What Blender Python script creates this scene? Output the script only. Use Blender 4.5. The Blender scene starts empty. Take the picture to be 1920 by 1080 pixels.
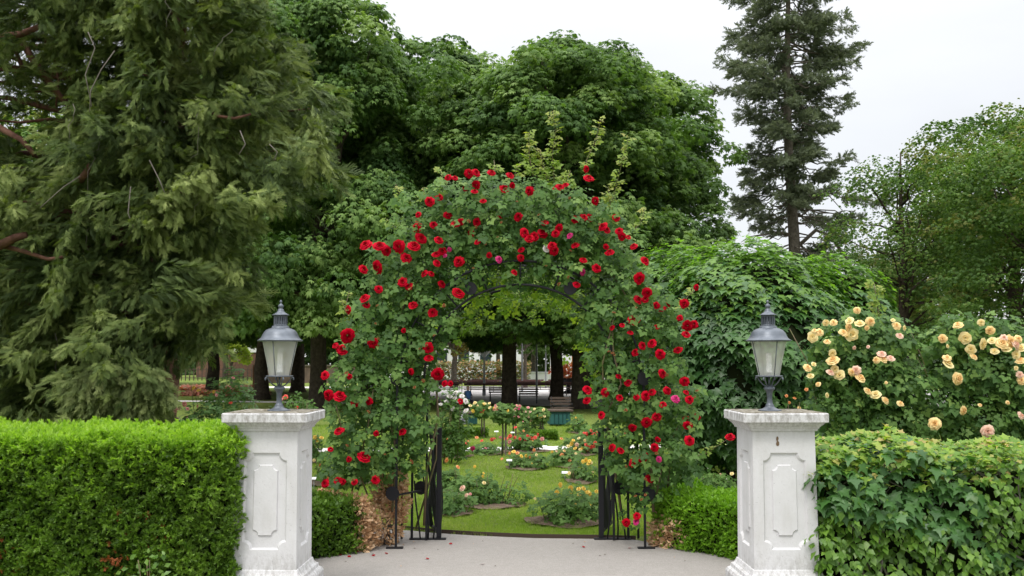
import bpy, bmesh, math, random
import numpy as np
from mathutils import Vector, Matrix

# ------------------------------------------------------------------ camera, sky, sun, exposure
sc = bpy.context.scene
COL = sc.collection
EYE = 1.65
F = 1800.0            # focal length in pixels of a 1920 wide frame
HOR = 678.0
TH = math.atan((HOR - 540) / F)
cam = bpy.data.cameras.new('camera'); camo = bpy.data.objects.new('camera', cam); COL.objects.link(camo)
cam.lens = 36 * F / 1920; cam.sensor_width = 36; cam.clip_end = 2000; cam.clip_start = 0.05
camo.location = (0, 0, EYE); camo.rotation_euler = (math.radians(90) + TH, 0, 0)
sc.camera = camo
sc.view_settings.view_transform = 'Standard'; sc.view_settings.look = 'None'
sc.view_settings.exposure = 0.35; sc.view_settings.gamma = 1.0
sc.render.resolution_x = 1024; sc.render.resolution_y = 576
sc.cycles.max_bounces = 7; sc.cycles.diffuse_bounces = 4; sc.cycles.transmission_bounces = 5
sc.cycles.transparent_max_bounces = 12; sc.cycles.use_denoising = True
sc.cycles.sample_clamp_indirect = 8

SUN_EL, SUN_AZ = math.radians(58), math.radians(205)   # azimuth clockwise from +Y
w = bpy.data.worlds.new("World"); sc.world = w; w.use_nodes = True
nt = w.node_tree; nt.nodes.clear()
N = lambda t, **k: _mk(nt, t, **k)
def _mk(tree, t, **k):
    n = tree.nodes.new(t)
    for a, b in k.items(): setattr(n, a, b)
    return n
out = N('ShaderNodeOutputWorld'); bg = N('ShaderNodeBackground'); bg2 = N('ShaderNodeBackground'); add = N('ShaderNodeAddShader')
sky = N('ShaderNodeTexSky', sky_type='NISHITA', sun_disc=False, sun_elevation=SUN_EL, sun_rotation=SUN_AZ)
nt.links.new(sky.outputs[0], bg.inputs[0]); bg.inputs[1].default_value = 0.02
# overcast cloud layer: brighter towards the zenith, faint cloud structure
tc = N('ShaderNodeTexCoord'); sep = N('ShaderNodeSeparateXYZ'); nt.links.new(tc.outputs['Generated'], sep.inputs[0])
mz = N('ShaderNodeMath', operation='MAXIMUM'); nt.links.new(sep.outputs[2], mz.inputs[0]); mz.inputs[1].default_value = 0
mq = N('ShaderNodeMath', operation='POWER'); nt.links.new(mz.outputs[0], mq.inputs[0]); mq.inputs[1].default_value = 3
mr = N('ShaderNodeMath', operation='MULTIPLY_ADD'); nt.links.new(mq.outputs[0], mr.inputs[0]); mr.inputs[1].default_value = 3.3; mr.inputs[2].default_value = .655
no = N('ShaderNodeTexNoise'); no.inputs['Scale'].default_value = 2.2; no.inputs['Detail'].default_value = 5
mp = N('ShaderNodeMapping'); mp.inputs['Scale'].default_value = (1, 1, 3.5)
nt.links.new(tc.outputs['Generated'], mp.inputs[0]); nt.links.new(mp.outputs[0], no.inputs[0])
m1 = N('ShaderNodeMapRange'); nt.links.new(no.outputs[0], m1.inputs[0]); m1.inputs[1].default_value = .3; m1.inputs[2].default_value = .7
m1.inputs[3].default_value = .91; m1.inputs[4].default_value = 1.045
mu = N('ShaderNodeMath', operation='MULTIPLY'); nt.links.new(mr.outputs[0], mu.inputs[0]); nt.links.new(m1.outputs[0], mu.inputs[1])
bg2.inputs[0].default_value = (.985, .99, 1, 1); nt.links.new(mu.outputs[0], bg2.inputs[1])
nt.links.new(bg.outputs[0], add.inputs[0]); nt.links.new(bg2.outputs[0], add.inputs[1]); nt.links.new(add.outputs[0], out.inputs[0])

sl = bpy.data.lights.new('sun', 'SUN'); sl.energy = 1.4; sl.angle = math.radians(14); sl.color = (1, .96, .9)
so = bpy.data.objects.new('sun', sl); COL.objects.link(so)
sd = Vector((math.sin(SUN_AZ) * math.cos(SUN_EL), math.cos(SUN_AZ) * math.cos(SUN_EL), math.sin(SUN_EL)))
so.rotation_euler = sd.to_track_quat('Z', 'Y').to_euler(); so.location = (0, 0, 30)

# ------------------------------------------------------------------ helpers
ct, st_ = math.cos(TH), math.sin(TH)
def at(px, py, Y):
    """point at depth Y seen at photo pixel (px,py)"""
    u = (540 - py) / F; x = (px - 960) / F
    k = Y / (ct - u * st_)
    return Vector((x * k, Y, EYE + (st_ + u * ct) * k))
def gy(py):
    """ground depth of a pixel row"""
    u = (540 - py) / F
    return -EYE * (ct - u * st_) / (st_ + u * ct)
def grd(px, py):
    p = at(px, py, gy(py)); p.z = 0; return p

def tag(o, label=None, cat=None, group=None, kind=None):
    if label: o['label'] = label
    if cat: o['category'] = cat
    if group: o['group'] = group
    if kind: o['kind'] = kind
    return o
def empty(name, loc=(0, 0, 0), rz=0, label=None, cat=None, group=None):
    o = bpy.data.objects.new(name, None); COL.objects.link(o); o.location = loc; o.rotation_euler = (0, 0, rz)
    o.empty_display_size = .2
    return tag(o, label, cat, group)
def link(name, me, parent=None, loc=None):
    o = bpy.data.objects.new(name, me); COL.objects.link(o)
    if parent: o.parent = parent
    if loc is not None: o.location = loc
    return o
def copy_tree(o, parent=None):
    c = o.copy(); COL.objects.link(c); c.parent = parent
    for ch in list(o.children): copy_tree(ch, c)
    return c

# ---- materials
def mat(name, col, rough=.6, metal=0, spec=.4, noise=None, bump=None, trans=0):
    m = bpy.data.materials.new(name); m.use_nodes = True; t = m.node_tree
    b = t.nodes['Principled BSDF']; b.inputs['Base Color'].default_value = (*col, 1)
    b.inputs['Roughness'].default_value = rough; b.inputs['Metallic'].default_value = metal
    b.inputs['Specular IOR Level'].default_value = spec
    if noise:
        sc_, col2, lo, hi = noise
        c = _mk(t, 'ShaderNodeTexCoord'); n = _mk(t, 'ShaderNodeTexNoise'); n.inputs['Scale'].default_value = sc_; n.inputs['Detail'].default_value = 6
        t.links.new(c.outputs['Object'], n.inputs[0])
        r = _mk(t, 'ShaderNodeValToRGB'); r.color_ramp.elements[0].position = lo; r.color_ramp.elements[1].position = hi
        r.color_ramp.elements[0].color = (*col, 1); r.color_ramp.elements[1].color = (*col2, 1)
        t.links.new(n.outputs[0], r.inputs[0]); t.links.new(r.outputs[0], b.inputs['Base Color'])
    if bump:
        c = _mk(t, 'ShaderNodeTexCoord'); n = _mk(t, 'ShaderNodeTexNoise'); n.inputs['Scale'].default_value = bump[0]; n.inputs['Detail'].default_value = 8
        t.links.new(c.outputs['Object'], n.inputs[0])
        bp = _mk(t, 'ShaderNodeBump'); bp.inputs['Strength'].default_value = bump[1]; bp.inputs['Distance'].default_value = bump[2]
        t.links.new(n.outputs[0], bp.inputs['Height']); t.links.new(bp.outputs[0], b.inputs['Normal'])
    return m
def leafmat(name, cols, trans=.35, rough=.5, spec=.35, tcol=None):
    """cols: colours spread over the per-leaf random 'tint'"""
    m = bpy.data.materials.new(name); m.use_nodes = True; t = m.node_tree
    if 'petal' not in name and max(max(c) for c in cols) < .5:
        cols = [tuple(min(.6, v * k) for v, k in zip(c, (1.22, 1.25, 1.15))) for c in cols]; trans = min(.6, trans + .06)
    b = t.nodes['Principled BSDF']; o = t.nodes['Material Output']
    a = _mk(t, 'ShaderNodeAttribute'); a.attribute_name = 'tint'
    r = _mk(t, 'ShaderNodeValToRGB')
    while len(r.color_ramp.elements) < len(cols): r.color_ramp.elements.new(.5)
    for i, c in enumerate(cols):
        r.color_ramp.elements[i].position = i / max(1, len(cols) - 1); r.color_ramp.elements[i].color = (*c, 1)
    t.links.new(a.outputs['Fac'], r.inputs[0]); t.links.new(r.outputs[0], b.inputs['Base Color'])
    b.inputs['Roughness'].default_value = rough; b.inputs['Specular IOR Level'].default_value = spec
    tr = _mk(t, 'ShaderNodeBsdfTranslucent'); mx = _mk(t, 'ShaderNodeMixShader'); mx.inputs[0].default_value = trans
    hs = _mk(t, 'ShaderNodeMix', data_type='RGBA', blend_type='MULTIPLY'); hs.inputs[0].default_value = 1
    hs.inputs[7].default_value = (*(tcol or (1.35, 1.5, .55)), 1)
    t.links.new(r.outputs[0], hs.inputs[6]); t.links.new(hs.outputs[2], tr.inputs[0])
    t.links.new(b.outputs[0], mx.inputs[1]); t.links.new(tr.outputs[0], mx.inputs[2]); t.links.new(mx.outputs[0], o.inputs[0])
    return m

# ---- general mesh collecting
class MB:
    def __init__(s): s.v = []; s.f = []; s.m = []; s.sm = []
    def add(s, vs, fs, mi=0, smooth=False):
        k = len(s.v); s.v += [tuple(v) for v in vs]; s.f += [tuple(i + k for i in f) for f in fs]
        s.m += [mi] * len(fs); s.sm += [smooth] * len(fs); return s
    def box(s, c, d, rz=0, mi=0, M=None):
        x, y, z = d[0] / 2, d[1] / 2, d[2] / 2
        vs = [Vector((a, b, e)) for e in (-z, z) for b in (-y, y) for a in (-x, x)]
        R = Matrix.Rotation(rz, 3, 'Z') if M is None else M
        vs = [R @ v + Vector(c) for v in vs]
        return s.add(vs, [(0, 2, 3, 1), (4, 5, 7, 6), (0, 1, 5, 4), (2, 6, 7, 3), (0, 4, 6, 2), (1, 3, 7, 5)], mi)
    def bar(s, p, q, wx, wy, mi=0):
        p = Vector(p); q = Vector(q); d = (q - p); L = d.length; M = d.to_track_quat('Z', 'Y').to_matrix()
        return s.box((p + q) / 2, (wx, wy, L), M=M, mi=mi)
    def tube(s, pts, rad, seg=8, mi=0, smooth=True):
        pts = [Vector(p) for p in pts]; n = len(pts)
        if not hasattr(rad, '__len__'): rad = [rad] * n
        vs = []; up = Vector((.13, .21, .97)); prev = None
        for i, p in enumerate(pts):
            d = (pts[min(i + 1, n - 1)] - pts[max(i - 1, 0)])
            if d.length < 1e-6: d = Vector((0, 0, 1))
            d.normalize()
            if prev is None:
                a = d.orthogonal().normalized()
            else:
                a = (prev - d * prev.dot(d)); a = a.normalized() if a.length > 1e-5 else d.orthogonal().normalized()
            prev = a; b = d.cross(a)
            for k in range(seg):
                t = 2 * math.pi * k / seg; vs.append(p + (a * math.cos(t) + b * math.sin(t)) * rad[i])
        fs = [(i * seg + k, i * seg + (k + 1) % seg, (i + 1) * seg + (k + 1) % seg, (i + 1) * seg + k) for i in range(n - 1) for k in range(seg)]
        fs.append(tuple(range(seg - 1, -1, -1))); fs.append(tuple((n - 1) * seg + k for k in range(seg)))
        return s.add(vs, fs, mi, smooth)
    def lathe(s, prof, seg=32, c=(0, 0, 0), mi=0, rot=0, smooth=True):
        vs = []; n = len(prof)
        for r, z in prof:
            for k in range(seg):
                t = 2 * math.pi * k / seg + rot; vs.append((c[0] + max(r, 1e-4) * math.cos(t), c[1] + max(r, 1e-4) * math.sin(t), c[2] + z))
        fs = [(i * seg + k, i * seg + (k + 1) % seg, (i + 1) * seg + (k + 1) % seg, (i + 1) * seg + k) for i in range(n - 1) for k in range(seg)]
        return s.add(vs, fs, mi, smooth)
    def build(s, name, mats, parent=None, loc=None, bevel=0):
        me = bpy.data.meshes.new(name); me.from_pydata(s.v, [], s.f)
        for m in (mats if isinstance(mats, (list, tuple)) else [mats]): me.materials.append(m)
        me.polygons.foreach_set('material_index', s.m); me.polygons.foreach_set('use_smooth', s.sm); me.update()
        o = link(name, me, parent, loc)
        if bevel:
            md = o.modifiers.new('bevel', 'BEVEL'); md.width = bevel; md.segments = 2; md.limit_method = 'ANGLE'
        return o

# ---- leaf scatter
def norm(a): return a / np.maximum(np.linalg.norm(a, axis=1, keepdims=True), 1e-9)
def frames(n, t):
    n = norm(n); t = t - (t * n).sum(1, keepdims=True) * n; t = norm(t); x = np.cross(t, n)
    return np.stack([x, t, n], axis=2)          # columns x(width) y(tip) z(normal)
class Leaves:
    def __init__(s): s.V = []; s.Fc = []; s.T = []; s.M = []; s.k = 0
    def add(s, tmpl, pos, R, scale, tint, mi=0):
        tv, tf = tmpl; M = len(pos)
        if M == 0: return s
        scale = np.broadcast_to(np.asarray(scale, float), (M,)) if np.ndim(scale) < 2 else scale
        v = np.einsum('mij,nj->mni', R, tv)
        v = v * (scale[:, None, None] if scale.ndim == 1 else scale[:, None, :]) + pos[:, None, :]
        n = len(tv); f = tf[None] + (np.arange(M) * n)[:, None, None] + s.k
        s.V.append(v.reshape(-1, 3)); s.Fc.append(f.reshape(-1, 3)); s.T.append(np.repeat(np.clip(tint, 0, 1), n)); s.M.append(np.full(M * len(tf), mi))
        s.k += M * n; return s
    def mesh(s, name, mats):
        V = np.concatenate(s.V).astype(np.float32); Fc = np.concatenate(s.Fc).astype(np.int32); T = np.concatenate(s.T).astype(np.float32)
        me = bpy.data.meshes.new(name); me.vertices.add(len(V)); me.vertices.foreach_set('co', V.ravel())
        me.loops.add(Fc.size); me.loops.foreach_set('vertex_index', Fc.ravel())
        me.polygons.add(len(Fc)); me.polygons.foreach_set('loop_start', np.arange(len(Fc), dtype=np.int32) * 3)
        me.polygons.foreach_set('loop_total', np.full(len(Fc), 3, dtype=np.int32))
        me.polygons.foreach_set('material_index', np.concatenate(s.M).astype(np.int32))
        a = me.attributes.new('tint', 'FLOAT', 'POINT'); a.data.foreach_set('value', T)
        for m in (mats if isinstance(mats, (list, tuple)) else [mats]): me.materials.append(m)
        me.update(calc_edges=True); return me
    def build(s, name, mats, parent=None, loc=None): return link(name, s.mesh(name, mats), parent, loc)

def T(v, f): return np.array(v, float), np.array(f, int)
def oval(w=.32, fold=.07, droop=.08):
    return T([(0, 0, 0), (-w, .42, fold), (w, .42, fold), (0, 1, -droop), (0, .48, 0)], [(0, 4, 1), (0, 2, 4), (1, 4, 3), (4, 2, 3)])
def merge(parts):
    V = []; Fs = []; k = 0
    for (v, f), M, o, s in parts:
        V.append((v * s) @ np.array(M).T + np.array(o)); Fs.append(f + k); k += len(v)
    return np.concatenate(V), np.concatenate(Fs)
def rz(a): c, s = math.cos(a), math.sin(a); return np.array([[c, -s, 0], [s, c, 0], [0, 0, 1]])
def rx(a): c, s = math.cos(a), math.sin(a); return np.array([[1, 0, 0], [0, c, -s], [0, s, c]])
OVAL = oval()
def diamond(w=.2, d=.1): return T([(0, 0, 0), (-w, .45, 0), (w, .45, 0), (0, 1, -d)], [(0, 2, 1), (1, 2, 3)])
# rose leaf, five leaflets on one stalk
ROSE = merge([(oval(.42), rz(0), (0, .58, 0), .5), (oval(.42), rz(1.15), (-.03, .52, 0), .42), (oval(.42), rz(-1.15), (.03, .52, 0), .42),
              (oval(.34), rz(1.25), (-.03, .2, 0), .33), (oval(.34), rz(-1.25), (.03, .2, 0), .33)])
ROSE_FAR = merge([(diamond(.36), rz(0), (0, .5, 0), .55), (diamond(.36), rz(1.), (0, .4, 0), .48), (diamond(.36), rz(-1.), (0, .4, 0), .48)])
# maple leaf, five lobes
def maple():
    o = [(0, 0), (.16, -.08), (.42, .02), (.3, .16), (.62, .36), (.56, .46), (.34, .46), (.3, .55), (.16, .66), (.1, .86), (0, 1.05)]
    o = [(x, y) for x, y in o]; pts = o + [(-x, y) for x, y in o[-2:0:-1]]
    v = [(x * .95, y, .10 * abs(x) * 1.2 - .16 * y * y) for x, y in pts] + [(0, .38, 0.03)]
    n = len(pts); return T(v, [(n, i, (i + 1) % n) for i in range(n)])
MAPLE = maple()
# horse chestnut leaf, seven drooping leaflets
CHEST = merge([(diamond(.2, .22), rz(a) @ rx(-.25), (0, 0, 0), l) for a, l in ((0, 1), (.75, .95), (-.75, .95), (1.5, .75), (-1.5, .75), (2.3, .5), (-2.3, .5))])
LIME = merge([(diamond(.36, .12), rz(a) @ rx(-.2), (.25 * math.sin(a), .25 * math.cos(a) * -1, 0), .7) for a in (0, 1.6, 3.1, 4.6)])
# flat scaly conifer spray: stem with forked side twigs
def spray():
    P = []; r = random.Random(4)
    def strip(o, a, L, w, z=0): return (T([(-w, 0, 0), (w, 0, 0), (w * .4, L, -L * .22), (-w * .4, L, -L * .22)], [(0, 1, 2), (0, 2, 3)]), rz(a), o, 1)
    P.append(strip((0, 0, 0), 0, 1.0, .010))
    for i in range(7):
        y = .12 + i * .125
        for sgn in (1, -1):
            a = sgn * (.62 + r.uniform(-.15, .15)); L = (.40 - .03 * i) * r.uniform(.75, 1.15); zz = -y * y * .22
            P.append(strip((0, y, zz), a, L, .015))
            for q in (.35, .65):
                P.append(strip((-math.sin(a) * L * q, y + math.cos(a) * L * q, zz - L * .22 * q), a - sgn * .55, L * .42, .015))
    return merge(P)
def spray_fine():
    P = []; r = random.Random(9)
    for i in range(-1, 6):
        for sgn in ((1, -1) if i >= 0 else (1,)):
            a = 0 if i < 0 else sgn * (.48 + r.uniform(-.12, .12)); L = 1.0 if i < 0 else (.46 - .05 * i) * r.uniform(.8, 1.2); y = 0 if i < 0 else .08 + i * .14; w = .026
            P.append((T([(-w, 0, 0), (w, 0, 0), (w * .5, L, -L * .25), (-w * .5, L, -L * .25)], [(0, 1, 2), (0, 2, 3)]), rz(a) @ rx(r.uniform(-.3, .3)), (0, y, -y * y * .25), 1))
    return merge(P)
SPRAY = spray(); SPRAYF = spray_fine()
# needle tufts
def tuft(n, L, w, up, seed):
    r = random.Random(seed); P = []
    for i in range(n):
        y = i / n * .75; a = r.uniform(0, 6.28); tilt = r.uniform(.5, 1.1) * (1 - .5 * y)
        d = np.array((math.cos(a) * math.sin(tilt), math.cos(tilt), math.sin(a) * math.sin(tilt) * up))
        s = np.cross(d, (0, 0, 1.)); s /= np.linalg.norm(s) + 1e-6
        o = np.array((0, y, 0)); l = L * r.uniform(.7, 1.1)
        P.append((np.array([o - s * w * .6, o + s * w * .6, o + d * l * .55 + s * w, o + d * l * .55 - s * w, o + d * l]), np.array([(0, 1, 2), (0, 2, 3), (3, 2, 4)])))
    V = []; Fs = []; k = 0
    for v, f in P: V.append(v); Fs.append(f + k); k += len(v)
    return np.concatenate(V), np.concatenate(Fs)
YEW = tuft(17, .55, .06, .9, 1)
BOXW = tuft(10, .38, .10, 1, 2)
FIRT = tuft(16, .36, .05, .8, 3)
BLADE = merge([(T([(-.05, 0, 0), (.05, 0, 0), (dx, dy, 1)], [(0, 1, 2)]), rz(a), (ox, oy, 0), s) for a, dx, dy, ox, oy, s in
               ((0, .2, .3, 0, 0, 1), (1, -.3, .2, .3, .1, .8), (2.2, .4, 0, -.2, .3, .9), (3.9, .1, .5, .1, -.3, .7), (5.1, -.4, .2, -.35, -.1, .85), (4.5, .1, .1, .4, -.3, 1))])

def rdir(g, n):
    v = g.normal(size=(n, 3)); return norm(v)
def inball(g, n, shell=.0):
    d = rdir(g, n); r = (shell ** 3 + (1 - shell ** 3) * g.random(n)) ** (1 / 3); return d * r[:, None], d

# ------------------------------------------------------------------ materials
M_lamp = mat('lamp_grey_paint', (.075, .087, .105), .42, .3, .45, noise=(14, (.125, .14, .165), .35, .75), bump=(60, .15, .002))
M_iron = mat('black_iron', (.012, .012, .015), .5, .3, .4, bump=(40, .2, .002))
M_bark = mat('bark_dark', (.035, .027, .02), .95, 0, .1, noise=(9, (.075, .06, .045), .3, .7), bump=(12, 1, .05))
M_barkp = mat('bark_pale', (.10, .085, .065), .95, 0, .1, noise=(9, (.2, .175, .14), .3, .7), bump=(12, 1, .04))
M_barkr = mat('bark_red', (.075, .035, .024), .85, 0, .2, noise=(7, (.17, .085, .06), .35, .7), bump=(25, .8, .02))
M_twig = mat('grey_twig', (.16, .14, .12), .9)
M_cane = mat('rose_cane', (.10, .105, .03), .7, noise=(11, (.14, .10, .06), .4, .6))
M_soil = mat('bed_soil', (.085, .06, .042), 1, 0, .1, noise=(22, (.16, .12, .09), .35, .7), bump=(40, 1, .02))
M_teal = mat('teal_paint', (.012, .075, .07), .6, noise=(6, (.02, .10, .09), .4, .7))
M_wood = mat('bench_wood', (.05, .035, .025), .7, noise=(20, (.09, .06, .045), .3, .7))
M_red_w = mat('brown_red_bench_wood', (.09, .045, .04), .7, noise=(15, (.15, .08, .07), .3, .7))
M_white = mat('white_plastic', (.75, .76, .77), .4)
M_grey = mat('grey_steel', (.25, .26, .27), .5, .5)
M_pink_panel = mat('white_panel', (.7, .68, .7), .6)
M_orange = mat('orange_panel', (.6, .24, .08), .6)
M_skin = mat('skin', (.45, .27, .2), .6)
M_blue = mat('blue_cloth', (.06, .14, .32), .9)
M_trou = mat('dark_cloth', (.05, .05, .07), .9)
M_hair = mat('grey_hair', (.12, .1, .09), .8)

L_rose = leafmat('rose_leaf', [(.03, .07, .016), (.05, .105, .024), (.085, .155, .034), (.15, .225, .06)], .32, .5, .2)
L_roselight = leafmat('young_rose_leaf', [(.12, .19, .03), (.19, .26, .045), (.26, .26, .06), (.26, .19, .07)], .45)
L_vine = leafmat('backlit_vine_leaf', [(.10, .18, .03), (.19, .28, .04), (.30, .37, .05)], .55)  # backlight under the arch crown put into a brighter, yellower leaf colour
L_bush = leafmat('bush_leaf', [(.04, .085, .02), (.065, .125, .028), (.105, .175, .045)], .3, .5, .15)
L_chest = leafmat('chestnut_leaf', [(.035, .072, .02), (.06, .11, .028), (.10, .165, .045), (.155, .22, .07)], .3, .55, .15)
L_chest2 = leafmat('chestnut_leaf_deep', [(.04, .075, .022), (.06, .105, .03), (.095, .15, .043)], .3, .55, .15)
L_lime = leafmat('lime_leaf', [(.06, .11, .035), (.09, .155, .045), (.13, .205, .06), (.2, .2, .075)], .35, .55, .15)
L_yell = leafmat('yellow_leaf', [(.2, .26, .03), (.3, .34, .04)], .5)
L_autumn = leafmat('bronze_leaf', [(.10, .11, .03), (.17, .14, .045), (.25, .16, .06)], .4)
L_maple = leafmat('maple_leaf', [(.026, .07, .018), (.04, .1, .023), (.062, .135, .03)], .26, .42, .4)
L_maplet = leafmat('maple_leaf_young', [(.08, .16, .022), (.12, .22, .03)], .4, .42, .4)
L_jun = leafmat('juniper_spray', [(.035, .055, .017), (.083, .117, .036), (.155, .19, .062), (.25, .285, .11)], .2, .65, .2)
L_junp = leafmat('juniper_spray_pale', [(.09, .12, .045), (.14, .17, .068), (.2, .225, .095)], .25, .65, .2)
L_fir = leafmat('fir_needles', [(.085, .105, .07), (.12, .145, .095), (.165, .19, .12)], .25, .6, .3, tcol=(1.2, 1.2, .9))
L_yew = leafmat('yew_needles', [(.045, .095, .012), (.08, .15, .018), (.125, .21, .028), (.18, .28, .045)], .3, .45, .4)
L_yewt = leafmat('yew_new_needles', [(.13, .235, .022), (.20, .32, .034), (.28, .40, .06)], .4, .45, .4)
L_brownn = leafmat('brown_needles', [(.22, .06, .02), (.3, .1, .04)], .3, .7, .2)
L_box = leafmat('box_leaf', [(.05, .10, .015), (.08, .15, .018), (.12, .2, .024)], .3)
L_boxr = leafmat('box_leaf_bright', [(.09, .19, .015), (.14, .27, .02), (.19, .33, .028)], .35)
L_dead = leafmat('dead_box_leaf', [(.5, .3, .16), (.62, .42, .25), (.7, .53, .35)], .3, .8, .1, tcol=(1.1, 1, .8))
L_hmap = leafmat('hedge_maple_leaf', [(.035, .09, .025), (.05, .125, .03), (.07, .16, .036)], .3, .4, .4)
L_hoval = leafmat('hedge_oval_leaf', [(.06, .13, .022), (.10, .19, .028), (.15, .25, .04)], .38, .4, .45)
L_hnew = leafmat('hedge_new_leaf', [(.11, .2, .03), (.18, .28, .04), (.25, .31, .06), (.36, .26, .11)], .4)
L_grass = leafmat('grass_blade', [(.13, .20, .03), (.18, .26, .045), (.24, .31, .065), (.34, .36, .14)], .4, .6, .2)
L_core = mat('painted_inner_shade', (.014, .018, .008), 1, 0, 0)  # shade deep inside the foliage, put into one near-black colour

def petalmat(name, c1, c2, trans=.25):
    return leafmat(name, [c1, c2], trans, .45, .25, tcol=(1.2, 1, 1))
P_red = leafmat('red_petal', [(.19, .0, .004), (.35, .0, .009), (.5, .001, .02)], .15, .6, .06, tcol=(1.2, .3, .3))
P_mag = petalmat('magenta_petal', (.42, .01, .10), (.62, .03, .2), .2)
P_wht = petalmat('white_petal', (.7, .68, .66), (.85, .82, .78))
P_peach = petalmat('peach_petal', (.8, .52, .2), (.84, .7, .34), .3)
P_peachp = petalmat('pink_peach_petal', (.76, .45, .33), (.78, .6, .45), .3)
P_yel = petalmat('yellow_petal', (.75, .5, .06), (.85, .68, .16), .3)
P_cream = petalmat('cream_petal', (.78, .64, .26), (.82, .74, .42), .3)
P_orng = petalmat('apricot_petal', (.75, .27, .08), (.8, .42, .18), .3)
P_coral = petalmat('coral_petal', (.65, .06, .04), (.75, .14, .1), .25)
P_pink = petalmat('pink_petal', (.7, .25, .25), (.8, .45, .42), .3)
P_bud = petalmat('bud', (.3, .02, .03), (.16, .14, .03))

# ------------------------------------------------------------------ flowers (one shared mesh per colour and shape)
def rose_mesh(name, m, seed, open_=1.0, heavy=True):
    """cupped rose facing +Z, radius about 1, layers of overlapping petals"""
    r = random.Random(seed); L = Leaves(); V = []; Fs = []; Tn = []; k = 0
    rings = [(3, .16, .62, 1.45), (4, .34, .58, 1.2), (5, .56, .5, .9), (6, .8, .36, .55), (7, 1.0, .16, .22)] if heavy else [(3, .3, .5, 1.2), (4, .65, .35, .7), (5, 1, .1, .2)]
    for ri, (n, R, h, tilt) in enumerate(rings):
        off = r.random() * 6
        for i in range(n):
            a0 = off + 2 * math.pi * i / n + r.uniform(-.15, .15); wd = 2 * math.pi / n * .72; rr = R * r.uniform(.9, 1.1)
            nu, nv = 4, 3; base = k
            for v in range(nv + 1):
                t = v / nv
                for u in range(nu + 1):
                    q = u / nu * 2 - 1; a = a0 + q * wd * (.35 + .65 * math.sin(math.pi * min(1, t * .75)))
                    rad = rr * (.25 + .75 * t ** .75) * (1 - .12 * q * q)
                    z = h * math.sin(t * math.pi * .55) - (.16 * t * t * (ri / 3)) + .08 * (1 - q * q) * t + r.uniform(-.02, .02)
                    if t > .9: rad *= 1 + .06 * math.sin(q * 5 + i); z -= .06 * abs(q)
                    V.append((rad * math.cos(a), rad * math.sin(a), z - .2))
            tn = r.random() * .7 + (.3 if ri > 2 else 0)
            Tn += [tn] * ((nu + 1) * (nv + 1))
            for v in range(nv):
                for u in range(nu):
                    p = base + v * (nu + 1) + u; Fs += [(p, p + 1, p + nu + 2), (p, p + nu + 2, p + nu + 1)]
            k += (nu + 1) * (nv + 1)
    me = bpy.data.meshes.new(name); me.from_pydata(V, [], Fs); at_ = me.attributes.new('tint', 'FLOAT', 'POINT'); at_.data.foreach_set('value', Tn)
    me.polygons.foreach_set('use_smooth', [True] * len(Fs)); me.materials.append(m); me.update(); return me
FL = {}
for nm, m in (('red', P_red), ('mag', P_mag), ('wht', P_wht), ('peach', P_peach), ('peachp', P_peachp), ('yel', P_yel), ('cream', P_cream), ('orng', P_orng), ('coral', P_coral), ('pink', P_pink)):
    FL[nm] = [rose_mesh('flower', m, s, heavy=nm in ('red', 'mag', 'peach', 'peachp')) for s in ((1, 2, 3) if nm in ('red', 'peach', 'peachp') else (1, 2))]
frng = random.Random(77)
def flower(parent, p, r, kind, face=(0, -1, .35), name='flower', jit=.8):
    o = link(name, frng.choice(FL[kind]), parent, p - parent.location if parent.rotation_euler.z == 0 else p)
    d = Vector(face) + Vector((frng.uniform(-jit, jit), frng.uniform(-.2, .2), frng.uniform(-jit, jit)))
    q = d.to_track_quat('Z', 'Y'); o.rotation_mode = 'QUATERNION'; o.rotation_quaternion = q @ Matrix.Rotation(frng.uniform(0, 6.28), 3, 'Z').to_quaternion()
    o.scale = (r * frng.uniform(.92, 1.08), r * frng.uniform(.9, 1.08), r); return o

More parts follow.
